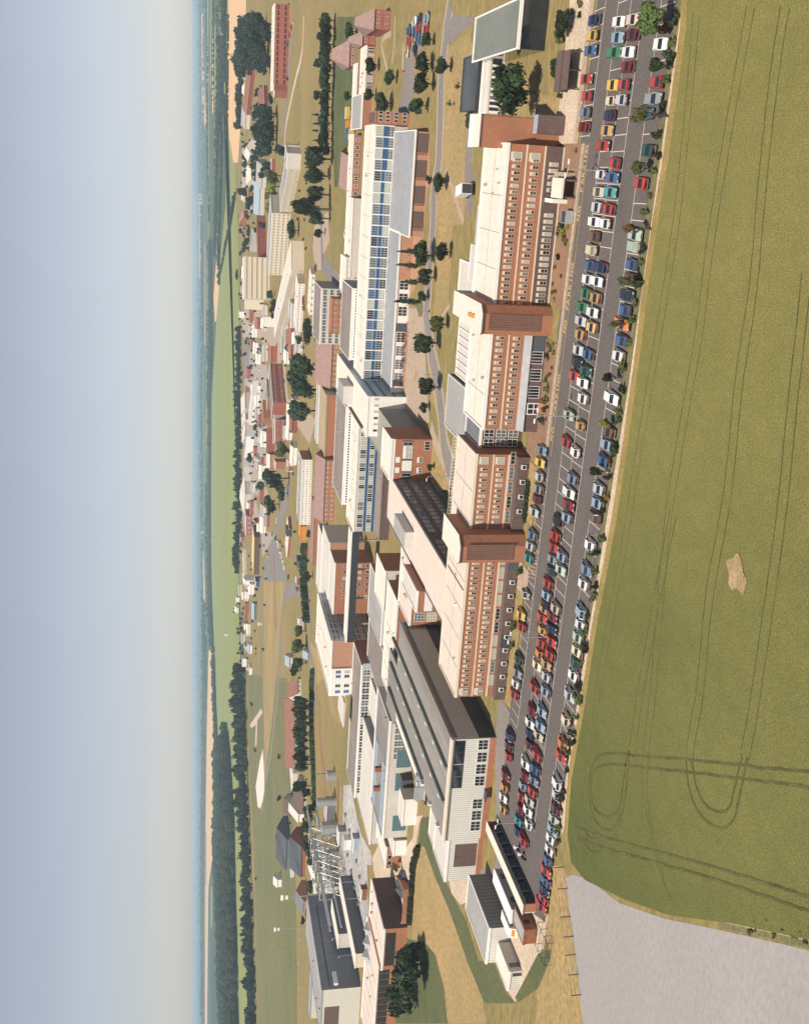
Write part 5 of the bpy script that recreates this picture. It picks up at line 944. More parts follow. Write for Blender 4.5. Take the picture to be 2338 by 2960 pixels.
for i in range(24):
    x = 12+rnd.uniform(0,30); y = rnd.uniform(188,195)+sh(x)
    tree_at((x, y), rnd.uniform(.5,1.4), rnd.uniform(.8,1.8), 'scrubby plant on the bare bank beside the shelter', 'bush', rnd.choice('dlo'), 'scrub on the bare bank', 'shrub', 'shrub', False)
# red flower bed
r = thing('flower_bed', 'long bed of red flowers in front of the glazed podium', 'flower bed', tuple(q('c',1190,205)), R(-4)); b = MB(); b.box(-9,9,-1.3,1.3,0,.35,brick_pale); b.build('kerb_box', r); b = MB()
for i in range(420):
    x, y, z = rnd.uniform(-8.8,8.8), rnd.uniform(-1.2,1.2), rnd.uniform(.4,1.5); s = rnd.uniform(.12,.3); b.face([(x-s,y,z),(x,y-s,z+s*.4),(x+s,y,z),(x,y+s,z-s*.3)], flower if rnd.random()<.72 else leafl)
b.build('blossom', r)
# hedges
def hedge(label, pts, w, hh):
    P_ = smooth([tuple(p) for p in pts], 5); b = MB()
    for i in range(len(P_)-1):
        n_ = max(4, int((P_[i+1]-P_[i]).length*1.2))
        for j in range(n_):
            p = P_[i].lerp(P_[i+1], (j+rnd.random())/n_); s = rnd.uniform(.5,1.1)*w*.5; a = rnd.uniform(-.35,.35)*w; h1 = hh*rnd.uniform(.7,1.1)
            b.prism([(p.x+a+s*math.cos(t)*rnd.uniform(.8,1.2), p.y+a*.3+s*math.sin(t)*rnd.uniform(.8,1.2)) for t in (0,1.05,2.1,3.14,4.2,5.2)], 0, h1, leaf)
    tag(b.build('hedge'), label, 'hedge')
hedge('long clipped dark hedge between the service road and the parking triangle', pq(('d',545,400, 540,600, 548,740, 560,900)), 4, 4)
hedge('dark hedge dropping along the edge of the dry meadow triangle', pq(('Q3',1370,400, 1320,560, 1310,700, 1290,1000, 1270,1240)), 2, 1.6)
hedge('thick dark hedge lying along the chalk track', pq(('e',590,200, 583,500, 595,830, 600,1100)), 4, 2.5)
# far woods and hedgerows that read as one mass
def woods(pts, depth, hh, n, seed):
    rr = random.Random(seed); P_ = [Vector(p) for p in pts]; seg = [(b_-a).length for a, b_ in zip(P_, P_[1:])]; tot = sum(seg); v, f = [], []
    for _ in range(n):
        t = rr.random()*tot; i = 0
        while i < len(seg)-1 and t > seg[i]: t -= seg[i]; i += 1
        p = P_[i].lerp(P_[i+1], t/seg[i]); p = p + Vector((0, rr.random()*depth, 0)); H_ = hh*rr.uniform(.5,1.1); w = H_*rr.uniform(.4,.75)
        for _c in range(4):
            cx, cy, cz = p.x+rr.gauss(0,.45)*w, p.y+rr.gauss(0,.45)*w, H_*rr.uniform(.35,.75); s_ = w*rr.uniform(.45,.8); k = len(v)
            for ph in (.25, .9, 1.6, 2.4):
                for j in range(6): th = 1.047*j+ph*2; q_ = s_*math.sin(ph)*rr.uniform(.8,1.2); v.append((cx+q_*math.cos(th), cy+q_*math.sin(th), cz+s_*math.cos(ph)*rr.uniform(.85,1.1)*min(1, H_/(2*s_)) if ph < 2 else max(0, cz-s_)))
            for a in range(3):
                for j in range(6): f.append((k+a*6+j, k+a*6+(j+1)%6, k+(a+1)*6+(j+1)%6, k+(a+1)*6+j))
            f.append(tuple(k+j for j in range(6)))
    me = bpy.data.meshes.new('woodland'); me.from_pydata(v, [], f); me.materials.append(leaffar); o = link('woodland', me); o['kind'] = 'stuff'; return o
for i, (pts, d, hh, n) in enumerate([
    (pq(('P', 632,-200, 632,100, 630,250, 624,480)), 15, 7, 120), (pq(('P', 656,-200, 658,60, 658,330)), 30, 13, 110), (pq(('P', 646,110, 648,240, 642,380)), 60, 14, 110), (pq(('P', 618,-200, 622,60, 618,300)), 20, 8, 90),
    (pq(('P', 634,380, 630,560, 624,740)), 20, 9, 260), (pq(('P', 646,380, 643,520, 636,700, 638,820)), 12, 8, 260), (pq(('P', 614,700, 617,860, 616,1040, 610,1180)), 250, 15, 520), (pq(('P', 611,1180, 611,1400, 611,1600, 614,1740, 620,1880)), 90, 13, 620),
    (pq(('P', 600,1420, 604,1560, 608,1740, 614,1880)), 150, 14, 220), (pq(('P', 622,1880, 627,2060, 633,2180, 637,2250)), 30, 12, 260), (pq(('P', 637,2240, 641,2330, 641,2450, 640,2560)), 150, 17, 420), (pq(('P', 672,2320, 682,2430, 683,2600, 690,2800, 694,3100)), 260, 20, 700), (pq(('P', 640,2560, 650,2700, 660,2900, 660,3100)), 300, 18, 620),
    (pq(('P', 600,1900, 597,2150, 593,2400, 590,2700, 592,3100)), 700, 22, 900), (pq(('P', 592,-100, 590,300, 588,700)), 90, 10, 240), (pq(('P', 586,600, 590,900, 586,1200, 588,1500, 590,1900)), 500, 17, 700), (pq(('P', 597,-100, 603,180, 602,420, 608,640)), 60, 9, 220),
    (pq(('P', 684,560, 668,660, 657,700, 646,760, 640,790)), 6, 5, 260), (pq(('P', 578,-200, 577,600, 576,1200, 577,1900, 577,3000)), 1200, 20, 700), (pq(('P', 571,-200, 571,900, 571,2000, 571,3000)), 3000, 30, 600), (pq(('P', 664,40, 662,300, 661,400)), 8, 6, 80), (pq(('P', 582,-200, 583,700, 582,1500)), 300, 15, 420)]):
    woods(pts, d, hh, n, i)

for k, xa, xb, ya, yb, n_ in (('h1',590,930,300,1190,40),('h2',600,840,20,1190,70),('h3',590,900,20,1190,60),('h4',690,880,20,1190,40),('h5',600,900,20,1190,34),('h3',1000,1240,700,1190,14),('h6',560,760,0,620,20),('h5',1150,1300,420,1190,12),('h2',1090,1260,420,1190,16),('h7',1060,1300,520,1190,14)):
    for i in range(n_):
        x, y = rnd.uniform(xa, xb), rnd.uniform(ya, yb); T(k,x,y,x-rnd.uniform(14,44),rnd.uniform(18,44),'small far tree','far','f',None,None)
if STF:
    V_, F_ = [], []
    for cm, mx in STF:
        k = len(V_); V_ += [tuple(mx @ v.co) for v in cm.vertices]; F_ += [tuple(k+i for i in p.vertices) for p in cm.polygons]
    me = bpy.data.meshes.new('tree_belt'); me.from_pydata(V_, [], F_); me.materials.append(leaffar); o = link('tree_belt', me); o['kind'] = 'stuff'

for i in range(34):
    a = rnd.random()*(len(bank)-1); p = bank[int(a)].lerp(bank[min(int(a)+1, len(bank)-1)], a % 1)
    tree_at((p.x-.9+rnd.uniform(-.8,.8), p.y+1.6+rnd.uniform(-.9,.9)), rnd.uniform(.25,.6), rnd.uniform(.4,1.0), 'weedy tuft on the bank between the wheat and the bare ground', 'bush', rnd.choice('dllo'), 'weeds on the bank', 'weed tuft', 'weeds', False)
# ---------------------------------------------------------------- cars
def car_parts(kind):
    """local: x across, y along (front at -y), z up; returns body, glass, trim meshes"""
    S = {'saloon': (4.3, 1.66, .98, 1.36, (1.05, 1.55, 2.85, 3.45)), 'hatch': (3.8, 1.6, .97, 1.38, (.95, 1.45, 3.15, 3.65)), 'estate': (4.4, 1.68, .98, 1.42, (1.1, 1.6, 3.85, 4.28)), 'mini': (3.2, 1.45, .92, 1.34, (.7, 1.1, 2.55, 3.0)), 'van': (4.5, 1.75, 1.2, 1.95, (.55, 1.05, 4.3, 4.46)), 'beetle': (4.0, 1.55, .95, 1.48, (.95, 1.4, 2.5, 3.6))}[kind]
    L_, W_, hb, hr, (a0, a1, b0, b1) = S; Wh, Wr = W_/2, W_/2*.82
    b = MB(); o = -L_/2
    def loop(y, w, z0, z1): return [(-w, y, z0), (-w, y, z1), (w, y, z1), (w, y, z0)]
    secs = [(0, Wh*.88, .42, .62), (.1, Wh*.96, .36, .70), (.9, Wh, .32, hb-.1), (a0, Wh, .32, hb-.06), (b1, Wh, .32, hb-.03), (L_-.12, Wh*.97, .36, hb-.08 if kind in ('saloon', 'beetle') else hb-.05), (L_, Wh*.9, .42, hb-.28)]; b.box(-Wh*.8, Wh*.8, .35+o, L_-.35+o, .16, .34, roofblack)
    k = b._m(carpaint)
    for (y, w, z0, z1) in secs:
        w2 = w*.95
        b.v += [(-w, y+o, z0), (-w, y+o, z0+(z1-z0)*.62), (-w2, y+o, z1), (w2, y+o, z1), (w, y+o, z0+(z1-z0)*.62), (w, y+o, z0)]
    for i in range(len(secs)-1):
        for j in range(6): b.f.append((i*6+j, i*6+(j+1)%6, (i+1)*6+(j+1)%6, (i+1)*6+j)); b.mi.append(k)
    b.f.append((5,4,3,2,1,0)); b.mi.append(k); n = (len(secs)-1)*6; b.f.append(tuple(n+j for j in range(6))); b.mi.append(k)
    # roof panel and pillars (paint), cabin glass
    zb, zr = hb-.07, hr
    rt = .05
    b.box(-Wr, Wr, a1+o, b0+o, zr-rt, zr, carpaint)
    def pillar(p, q_, r_=.045): b.tube(p, r_, q_, r_, carpaint, 4)
    for s in (-1, 1):
        pillar((s*Wh*.93, a0+o, zb), (s*Wr, a1+o, zr-.02)); pillar((s*Wh*.93, b1+o, zb), (s*Wr, b0+o, zr-.02)); pillar((s*Wh*.93, (a1+b0)/2+o, zb), (s*Wr, (a1+b0)/2+o, zr-.02))
    body = b.mesh('body'); W2, R2 = Wh*.92, Wr*.985
    fr_ = MB(); fr_.face([(-W2, a0+o+.02, zb), (W2, a0+o+.02, zb), (R2, a1+o, zr-.04), (-R2, a1+o, zr-.04)], glass)
    re = MB(); re.face([(W2, b1+o-.02, zb), (-W2, b1+o-.02, zb), (-R2, b0+o, zr-.04), (R2, b0+o, zr-.04)], glass)
    sd = []
    for s in (-1, 1):
        m_ = MB(); m_.face([(s*W2, a0+o+.04, zb), (s*W2, b1+o-.04, zb), (s*R2, b0+o-.02, zr-.05), (s*R2, a1+o+.02, zr-.05)], (carpaint if kind == 'van' else glass)); sd.append(m_.mesh('side_window' if kind != 'van' else 'side_panel'))
    bp = []
    for y0, y1 in ((-.07, .06), (L_-.06, L_+.07)): m_ = MB(); m_.box(-Wh*.95, Wh*.95, y0+o, y1+o, .36, .52, chrome if kind in ('saloon', 'beetle', 'mini') else darksteel); bp.append(m_.mesh('bumper'))
    lt = []
    for s in (-1, 1): m_ = MB(); m_.box(s*Wh*.62-.16, s*Wh*.62+.16, o-.03, o+.08, .52, .66, lampg); lt.append(('headlight', m_.mesh('headlight')))
    for s in (-1, 1): m_ = MB(); m_.box(s*Wh*.7-.16, s*Wh*.7+.16, L_+o-.08, L_+o+.04, .55, .72, tailr); lt.append(('tail_light', m_.mesh('tail_light')))
    return dict(body=body, front=fr_.mesh('windscreen'), rear=re.mesh('rear_window'), side=sd, bump=bp, lights=lt, dims=(L_, Wh))
wh = MB(); n_ = 12
for i in range(n_):
    a0, a1 = 6.283*i/n_, 6.283*(i+1)/n_; c0, s0, c1, s1 = .29*math.cos(a0), .29*math.sin(a0), .29*math.cos(a1), .29*math.sin(a1)
    wh.face([(-.09,c0,s0),(-.09,c1,s1),(.09,c1,s1),(.09,c0,s0)], tyre); wh.face([(.09,c0,s0),(.09,c1,s1),(.09,0,0)], tyre); wh.face([(-.09,c1,s1),(-.09,c0,s0),(-.09,0,0)], tyre)
WHM = wh.mesh('wheel')
hb_ = MB(); hb_.tube((-.1,0,0), .15, (.1,0,0), .15, chrome, 8); HUB = hb_.mesh('hubcap')
CP = {k: car_parts(k) for k in ('saloon', 'hatch', 'estate', 'mini', 'van', 'beetle')}
PROTO = {}
def car_proto(kind):
    r = link('parked_car', None); c = CP[kind]; L_, Wh = c['dims']
    link('body', c['body'], r); link('windscreen', c['front'], r); link('rear_window', c['rear'], r)
    for m_ in c['side']: link(m_.name.split('.')[0], m_, r)
    for m_ in c['bump']: link('bumper', m_, r)
    for nm, m_ in c['lights']: link(nm, m_, r)
    for sx in (-1, 1):
        for y in (-L_/2+.72, L_/2-.75): w = link('wheel', WHM, r, (sx*(Wh-.1), y, .29)); link('hubcap', HUB, w)
    return r
def copy_tree(o, parent=None):
    c = o.copy(); col.objects.link(c)
    if parent: c.parent = parent
    for ch in o.children: copy_tree(ch, c)
    return c
CLR = {'white': (.72,.71,.68), 'cream': (.66,.56,.36), 'red': (.42,.05,.035), 'dark red': (.2,.018,.02), 'maroon': (.13,.022,.03), 'orange': (.58,.2,.06), 'yellow': (.6,.38,.07), 'pale yellow': (.68,.48,.17), 'tan': (.45,.27,.1), 'brown': (.16,.085,.055), 'beige': (.48,.42,.32), 'green': (.045,.2,.09), 'dark green': (.02,.075,.055), 'pale green': (.38,.47,.37), 'turquoise': (.07,.3,.32), 'teal': (.02,.24,.26), 'blue': (.05,.115,.25), 'dark blue': (.02,.035,.11), 'navy': (.02,.025,.06), 'light blue': (.25,.34,.42), 'grey blue': (.16,.22,.3), 'silver': (.46,.48,.5), 'grey': (.25,.26,.27), 'black': (.02,.02,.022), 'pink': (.66,.5,.4)}
KN = {'saloon': 'saloon', 'hatch': 'hatchback', 'estate': 'estate car', 'mini': 'tiny hatchback', 'van': 'van', 'beetle': 'round-backed car'}
CARS = []
def cars(row_, k, txt):
    for it in txt.split(';'):
        w = it.split(); CARS.append((row_, k, float(w[0]), float(w[1]), w[2].replace('_', ' '), w[3] if len(w) > 3 else None))
cars('K','G1','735 65 dark_blue saloon;720 222 yellow hatch;710 362 blue hatch;662 645 red saloon;665 812 red hatch;650 972 grey_blue hatch;635 1118 dark_red saloon')
cars('U','G1','992 80 white hatch;970 238 light_blue saloon;945 382 green estate;925 705 yellow saloon;905 862 cream mini;890 1005 navy hatch;865 1150 tan saloon')
cars('L','G1','1130 60 pink hatch;1115 205 maroon saloon;1075 380 white saloon;1065 525 dark_red saloon;1025 700 red hatch;1005 852 silver hatch')
cars('F','G1','1395 300 white saloon;1350 675 red hatch;1330 840 grey estate;1255 985 blue hatch')
cars('U','G2','835 140 red hatch;805 425 white mini;785 595 beige beetle;765 745 silver saloon;745 890 white hatch;740 1035 brown hatch;710 1165 cream estate')
cars('L','G2','940 312 red hatch;925 455 blue hatch;905 600 turquoise hatch;880 765 red saloon;845 905 white hatch')
cars('F','G2','1275 190 dark_green saloon;1195 510 red saloon;1140 1015 pale_green saloon;1125 1130 pale_green estate')
cars('U','G3','695 160 blue hatch;670 290 white hatch;655 430 green saloon;630 570 green hatch;615 705 silver hatch;600 835 tan saloon;585 990 silver saloon;570 1115 black saloon')
cars('L','G3','805 180 dark_blue saloon;775 315 white hatch;750 475 tan saloon;730 620 white hatch;715 765 pale_yellow saloon;675 1035 blue saloon')
cars('F','G3','1105 150 blue hatch;1090 295 brown saloon;1075 455 navy hatch;1040 600 blue hatch;1020 735 orange estate;1010 895 blue hatch;975 1045 white saloon')
cars('U','G4','715 85 red saloon;660 470 pale_green saloon;635 735 red saloon'); cars('L','G4','825 35 dark_green saloon;805 155 white hatch;800 305 white saloon;775 575 tan mini;725 830 white hatch;695 1095 grey_blue saloon')
cars('F','G4','1090 305 white estate;1050 630 brown saloon;1035 760 light_blue saloon;1000 920 blue saloon'); cars('K','G4','400 820 grey_blue hatch;385 940 yellow hatch;372 1075 silver hatch')
cars('K','G5','362 35 grey saloon;345 135 maroon hatch;325 265 silver hatch;300 490 grey_blue saloon;280 595 silver saloon;265 715 teal saloon;238 1080 grey mini')
cars('U','G5','550 350 black saloon;525 495 red saloon;512 610 red saloon;500 725 grey saloon;485 835 dark_green hatch;450 960 red saloon;440 1080 light_blue saloon;430 1170 black saloon')
cars('L','G5','670 75 white estate;665 200 dark_red hatch;640 315 light_blue saloon;590 700 light_blue saloon;580 830 pale_green saloon')
cars('F','G5','955 35 silver saloon;940 175 light_blue saloon;915 310 brown estate;870 590 white saloon;835 830 grey_blue saloon;805 970 white saloon')
cars('K','G6','360 115 yellow saloon;365 230 red saloon;335 550 dark_green saloon;325 685 grey saloon;310 790 white saloon;290 890 red saloon')
cars('U','G6','590 50 tan saloon;575 150 red hatch;572 265 yellow mini;560 390 red saloon;545 495 orange hatch;520 610 cream saloon;490 830 red saloon;470 1060 dark_red saloon')
cars('L','G6','700 50 beige saloon;672 140 dark_red hatch;665 255 navy hatch;660 375 red saloon;645 505 red saloon;615 605 tan hatch;610 720 silver saloon;600 860 light_blue saloon;565 1065 light_blue saloon')
cars('F','G6','950 80 light_blue estate;945 210 white saloon;920 330 pale_green saloon;910 465 cream saloon;895 580 dark_green hatch;875 705 white saloon;840 910 silver saloon;803 1145 cream hatch')
cars('U','G7','455 25 white hatch;450 120 navy saloon;445 230 maroon saloon;405 420 white saloon;400 540 dark_red saloon;380 630 light_blue hatch;365 740 red saloon;360 870 dark_red saloon;338 980 teal saloon;330 1085 dark_blue saloon')
cars('L','G7','552 45 light_blue saloon;540 145 beige hatch;515 340 red saloon;500 470 blue saloon;485 580 grey_blue saloon;470 690 red saloon;450 790 beige hatch;435 890 white hatch;440 1010 white hatch;385 1180 red saloon')
cars('F','G7','775 235 orange saloon;755 345 red saloon;715 605 white estate;715 730 silver saloon;700 860 maroon saloon;685 965 pale_green saloon;672 1065 light_blue saloon;655 1150 white saloon')
cars('K','G7','250 140 dark_blue estate;235 240 maroon saloon;235 340 red hatch;205 535 dark_red saloon;200 645 orange hatch;187 750 white saloon;188 865 tan saloon')
cars('F','G8','645 170 white saloon;622 265 blue hatch;605 375 red saloon;600 475 blue saloon;592 570 navy saloon;580 650 red saloon;582 765 red estate')
cars('R','a','1250 60 white hatch;1280 45 navy saloon;1275 92 red hatch;1325 98 red hatch;1210 118 blue saloon;1252 112 blue hatch;1245 168 tan saloon;1270 158 blue hatch;1210 182 red saloon;1200 245 cream hatch;1250 232 black saloon;1330 38 light_blue saloon')
ROWN = {'K': 'row nearest the brick wings', 'U': 'middle double row, building side', 'L': 'middle double row, field side', 'F': 'row along the wheat field', 'R': 'rear car park by the lawn trees'}
GRPN = {'K': 'cars in the row nearest the brick wings', 'U': 'cars in the building side of the middle row', 'L': 'cars in the field side of the middle row', 'F': 'cars in the row along the wheat field', 'R': 'cars in the rear car park'}
LST = []
for (rw, k, x, y, cl, kd) in CARS:
    X, Y = px(k, x, y); p = at(X, Y, .75); LST.append([rw, p.x, p.y, cl, kd or rnd.choice(('saloon', 'hatch'))])
LOTROT = -math.atan(.033)
LM_ = [(22, 'by the shelter end'), (-1, 'opposite the entrance porch'), (-26, 'opposite the louvred stair tower'), (-51, 'opposite the dark glazed link'), (-71, 'opposite the round-topped stair tower'), (-95, 'opposite the longest wing'), (-125, 'opposite the ribbed hall')]
labels = {}
for rw in 'KULFR':
    S_ = sorted([c for c in LST if c[0] == rw], key=lambda c: -c[1])
    for i, c in enumerate(S_):
        def nb(j):
            if 0 <= j < len(S_) and abs(S_[j][1]-c[1]) < 3.9: return S_[j][3]
            return None
        c.append((nb(i-1), nb(i+1))); c.append(min(LM_, key=lambda l: abs(l[0]-c[1]))[1])
def lab(c, lev):
    a, b_ = c[5]; n = KN[c[4]]
    nbt = 'standing alone' if not a and not b_ else f'between {a} and {b_}' if a and b_ else f'left of {a}' if a else f'right of {b_}'
    where = ROWN[c[0]] if lev == 0 else ROWN[c[0]].replace('middle double row, building side', 'middle row, wing side').replace('middle double row, field side', 'middle row, field side').replace('nearest the brick wings', 'by the wings').replace('along the wheat field', 'by the field')
    t = f'{c[3]} {n} {nbt}, {where}'
    if lev: t = f'{c[3]} {n} {nbt}, {where}, {c[6]}'
    return t
from collections import Counter
t0 = Counter(lab(c, 0) for c in LST)
t1 = Counter(lab(c, 1) for c in LST)
seen = {}
for c in LST:
    rw, x, y, cl, kd = c[:5]

    if kd not in PROTO: PROTO[kd] = r = car_proto(kd); first = True
    else: r = copy_tree(PROTO[kd]); first = False
    if rw != 'R':
        ya, yb = ROWY[{'K': 'kerb', 'U': 'upper', 'L': 'lower', 'F': 'field'}[rw]]; mid = (ya+yb)/2 + sh(x)
        y = mid + max(-1.7, min(1.7, y-mid))
    rot = LOTROT + (0 if rnd.random() < .45 else math.pi) + rnd.uniform(-.03, .03)
    if rw == 'R': rot += R(75)
    r.location = (x, y, .1); r.rotation_euler = (0, 0, rot)
    l = lab(c, 0) if t0[lab(c, 0)] == 1 else lab(c, 1)
    if l in seen: l = l.replace(' standing', ' parked').replace('between', 'wedged between', 1) if ('standing' in l or 'between' in l) else l + ' end'
    seen[l] = 1
    tag(r, l, 'van' if kd == 'van' else 'car', GRPN[rw])
    cc = CLR[cl]; f_ = rnd.uniform(.88, 1.1)
    for ch in r.children:
        ch.color = (*[min(1, q_*f_) for q_ in cc], 1)
# far cars: too small to show parts
fc = MB(); fc.box(-.8,.8,-2.1,2.1,.25,.85,carpaint).box(-.68,.68,-1.0,1.5,.85,1.4,carpaint); 
fc.face([(-.69,-.95,.88),(-.69,1.45,.88),(-.69,1.4,1.3),(-.69,-.9,1.3)], glass).face([(.69,-.95,.88),(.69,1.45,.88),(.69,1.4,1.3),(.69,-.9,1.3)], glass) if False else None
fc.box(-.7,.7,-.9,1.35,.92,1.25,glass); FCM = fc.mesh('far_car')
FAR = [('h1',1110,130,'red'),('h1',1095,205,'red'),('h1',1070,380,'white'),('h1',1065,455,'white'),('h1',1075,300,'blue'),('h1',1062,600,'yellow'),('h1',1072,640,'navy'),('h1',1130,90,'yellow'),
 ('b',820,190,'red'),('b',822,240,'red'),('b',822,290,'red'),('b',820,325,'blue'),('b',805,405,'white'),('b',815,480,'navy'),('b',525,830,'red'),('b',525,850,'red'),('b',527,890,'red'),('b',605,625,'brown'),
 ('d',485,1090-400,'brown'),('d',475,625,'white'),('d',495,640,'red'),('d',545,445,'red'),('d',350,370,'white'),('d',358,400,'white'),('d',370,440,'white'),('d',378,470,'white'),('d',390,510,'white'),('d',396,545,'white'),('d',340,355,'black'),('d',318,330,'grey_blue'),('d',345,240,'white'),('d',290,470,'cream'),('d',425,610,'dark_red'),('d',370,380,'red'),('d',385,410,'red'),
 ('c',395,410,'red'),('c',395,350,'blue'),('c',405,625,'blue'),('c',440,905,'blue'),('c',455,960,'grey'),('c',232,420,'light_blue'),('c',240,470,'white'),('c',245,550,'white'),('h3',1180,15,'red'),('h3',1150,10,'dark_green'),('h6',1225,230,'white')]
for k, xa, xb, ya, yb, n_ in (('h3',700,760,560,1150,14),('h4',690,800,20,300,10),('h5',720,830,40,520,12),('h4',1040,1130,500,720,8),('h5',600,640,560,960,8),('h3',1040,1230,780,1000,8)):
    for _ in range(n_): FAR.append((k, rnd.uniform(xa,xb), rnd.uniform(ya,yb), rnd.choice(('white','white','red','blue','silver','navy','cream'))))
for i, (k, x, y, cl) in enumerate(FAR):
    X, Y = px(k, x, y); p = at(X, Y); o = link('parked_car', FCM, None, (p.x, p.y, .1), rnd.uniform(0, 3.14)); cl = cl.replace('_', ' '); o.color = (*CLR[cl], 1)
    wl = {'h1': 'in front of the red brick factory', 'b': 'beyond the long blue-banded range', 'd': 'around the dry parking triangle', 'c': 'among the far yards and terrace', 'h3': 'near the far white laboratory', 'h4': 'in the yards by the tree belt', 'h5': 'in the yards near the yellow-roofed shed', 'h6': 'by the service road'}[k]
    tag(o, f'tiny distant {cl} car parked {wl}', 'car', f'distant {cl} cars {wl}')
for i, (x, y, m_, cl) in enumerate(((820,655,yellowp,'single pale yellow van'),(822,745,orange,'orange van nearest the store end'),(822,795,bluepaint,'blue van'),(845,800,yellowp,'yellow van next to the blue one'),(838,835,yellowp,'yellow van in a pair'),(838,870,yellowp,'last yellow van before the red car'))):
    p = q('a', x+10, y); r = thing('parked_van', f'{cl} beside the long low white store', 'van', (p.x, p.y, .07), R(4), 'vans beside the long white store')
    b = MB(); b.box(-2.4,2.4,-1.0,1.0,.35,2.3,m_,white if i == 0 else m_); b.build('body', r); part_box(r, 'windscreen', 2.4, 2.45, -.85, .85, 1.3, 2.0, glass)
    for a in (-1.5, 1.5):
        for s in (-1.0, .98): MB().tube((a, s, .35), .35, (a, s+.02, .35), .35, tyre, 8).build('wheel', r)
# ---------------------------------------------------------------- street furniture and other things
def lamp(label, k, x, y, xt, cat='lamp post', arms=2):
    X, Y = px(k, x, y); p = at(X, Y); hh = hgt(px(k, xt, y)[0], p)
    r = thing('lamp_post', label, cat, (p.x, p.y, 0)); MB().tube((0,0,0), .13, (0,0,hh), .07, steel, 8).build('pole', r); MB().box(-.25,.25,-.25,.25,0,.35,concrete).build('base', r)
    for s in (-1, 1)[:arms]:
        a = MB().tube((0,0,hh), .05, (s*1.1,-.5*s,hh+.25), .05, steel, 6).build('arm', r); MB().box(s*1.1-.4,s*1.1+.4,-.5*s-.18,-.5*s+.18,hh+.2,hh+.36,white).build('lantern', a)
lamp('tall twin-armed lamp post in the car park before the grey entrance steps', 'C',962,578,690)
lamp('tall twin-armed lamp post in the car park beside the reddest cars', 'D',974,1005,742)
lamp('tall twin-armed lamp post at the cycle shelter end of the car park', 'F',1056,175,885)
lamp('tall twin-armed lamp post in the car park opposite the white porch', 'A',1118,1035,895)
lamp('slim lamp post on the lawn by the white railing of the longest wing', 'Q4',1300,910,1110, arms=1); lamp('slim lamp post beside the forecourt road', 'c',1425,305,1305, arms=1)
for i, (x, y, xt) in enumerate(((530,253,360),(480,380,305),(570,425,392),(650,765,475),(690,950,515),(540,1030,365),(500,855,335),(620,1380,400),(655,1580,475))):
    lamp('floodlight mast with long shadow on the gravel yard, ' + ('at its far end','beyond the rail track','second along the yard','before the orange roof rim','tallest of its middle','beside the pond end','next to the pond','beside the pale roof strip','closest to the left edge')[i], 'Q3', x, y, xt, 'floodlight mast', 1)
for i, (x, y, xt) in enumerate(((230,600,130),(235,480,150),(95,1410,30),(95,1665,20),(100,1940,20))): lamp('thin lighting mast ' + ('beside the pond, left one','beside the pond, right one','on the roof edge track, far one','on the roof edge track, middle one','on the roof edge track, near one')[i], 'Q3', x, y, xt, 'mast', 1)
for (k, x, y, xt, l) in (('h8',1320,462,830,'very tall slim mast rising from the pond to above the barns'),('h8',1040,738,775,'tall slim mast beside the huge grey works'),('h6',745,320,445,'tall slim pole crossing in front of the pale green field'),('h6',870,215,770,'thin pole on the dry meadow'),('h6',745,660,660,'thin pole by the white cabin on the green')):
    X, Y = px(k, x, y); p = at(X, Y); hh = hgt(px(k, xt, y)[0], p); r = thing('mast', l, 'mast', (p.x, p.y, 0)); MB().tube((0,0,0), .35, (0,0,hh), .2, steel, 7).build('pole', r)
    MB().box(-1.4,1.4,-.3,.3,hh-1.2,hh,white).box(-1.1,1.1,-.3,.3,hh-3.2,hh-2.2,white).build('lamp_head', r)
for (k, x, y, xt, l) in (('h1',585,415,470,'lattice pylon on the ripe field, right one'),('h1',590,435,500,'lattice pylon on the ripe field, left one')):
    X, Y = px(k, x, y); p = at(X, Y); hh = hgt(px(k, xt, y)[0], p); w = hh*.11; b = MB()
    for sx in (-1, 1):
        for sy in (-1, 1): b.tube((sx*w, sy*w, 0), .25, (sx*w*.2, sy*w*.2, hh), .15, darksteel, 4)
    for f_ in (.2,.4,.6,.8): ww = w*(1-.8*f_); b.box(-ww, ww, -.15, .15, hh*f_, hh*f_+.3, darksteel)
    for f_ in (.72,.86): b.box(-w*1.6, w*1.6, -.2, .2, hh*f_, hh*f_+.4, darksteel)
    tag(b.build('pylon', None, (p.x, p.y, 0)), l, 'pylon', 'pylons on the ripe field')
# timber shelter at the car park
r = thing('timber_shelter', 'brown flat-roofed timber shelter beside the blue and yellow cars', 'shelter', (13.6, 185.9, 0))
MB().box(0,6.4,0,3.6,2.3,2.5,brick_dark_or_shaded).build('roof', r); MB().box(-.1,6.5,3.2,6.2,2.52,2.75,brick_dark_or_shaded).build('canopy', r)
for x in (.1, 3.1, 6.1): MB().box(x,x+.15,.1,.25,0,2.3,bark).box(x,x+.15,5.9,6.05,0,2.5,bark).build('post', r)
part_box(r, 'back_wall', 0, 6.4, 6.05, 6.2, 0, 2.5, bark)
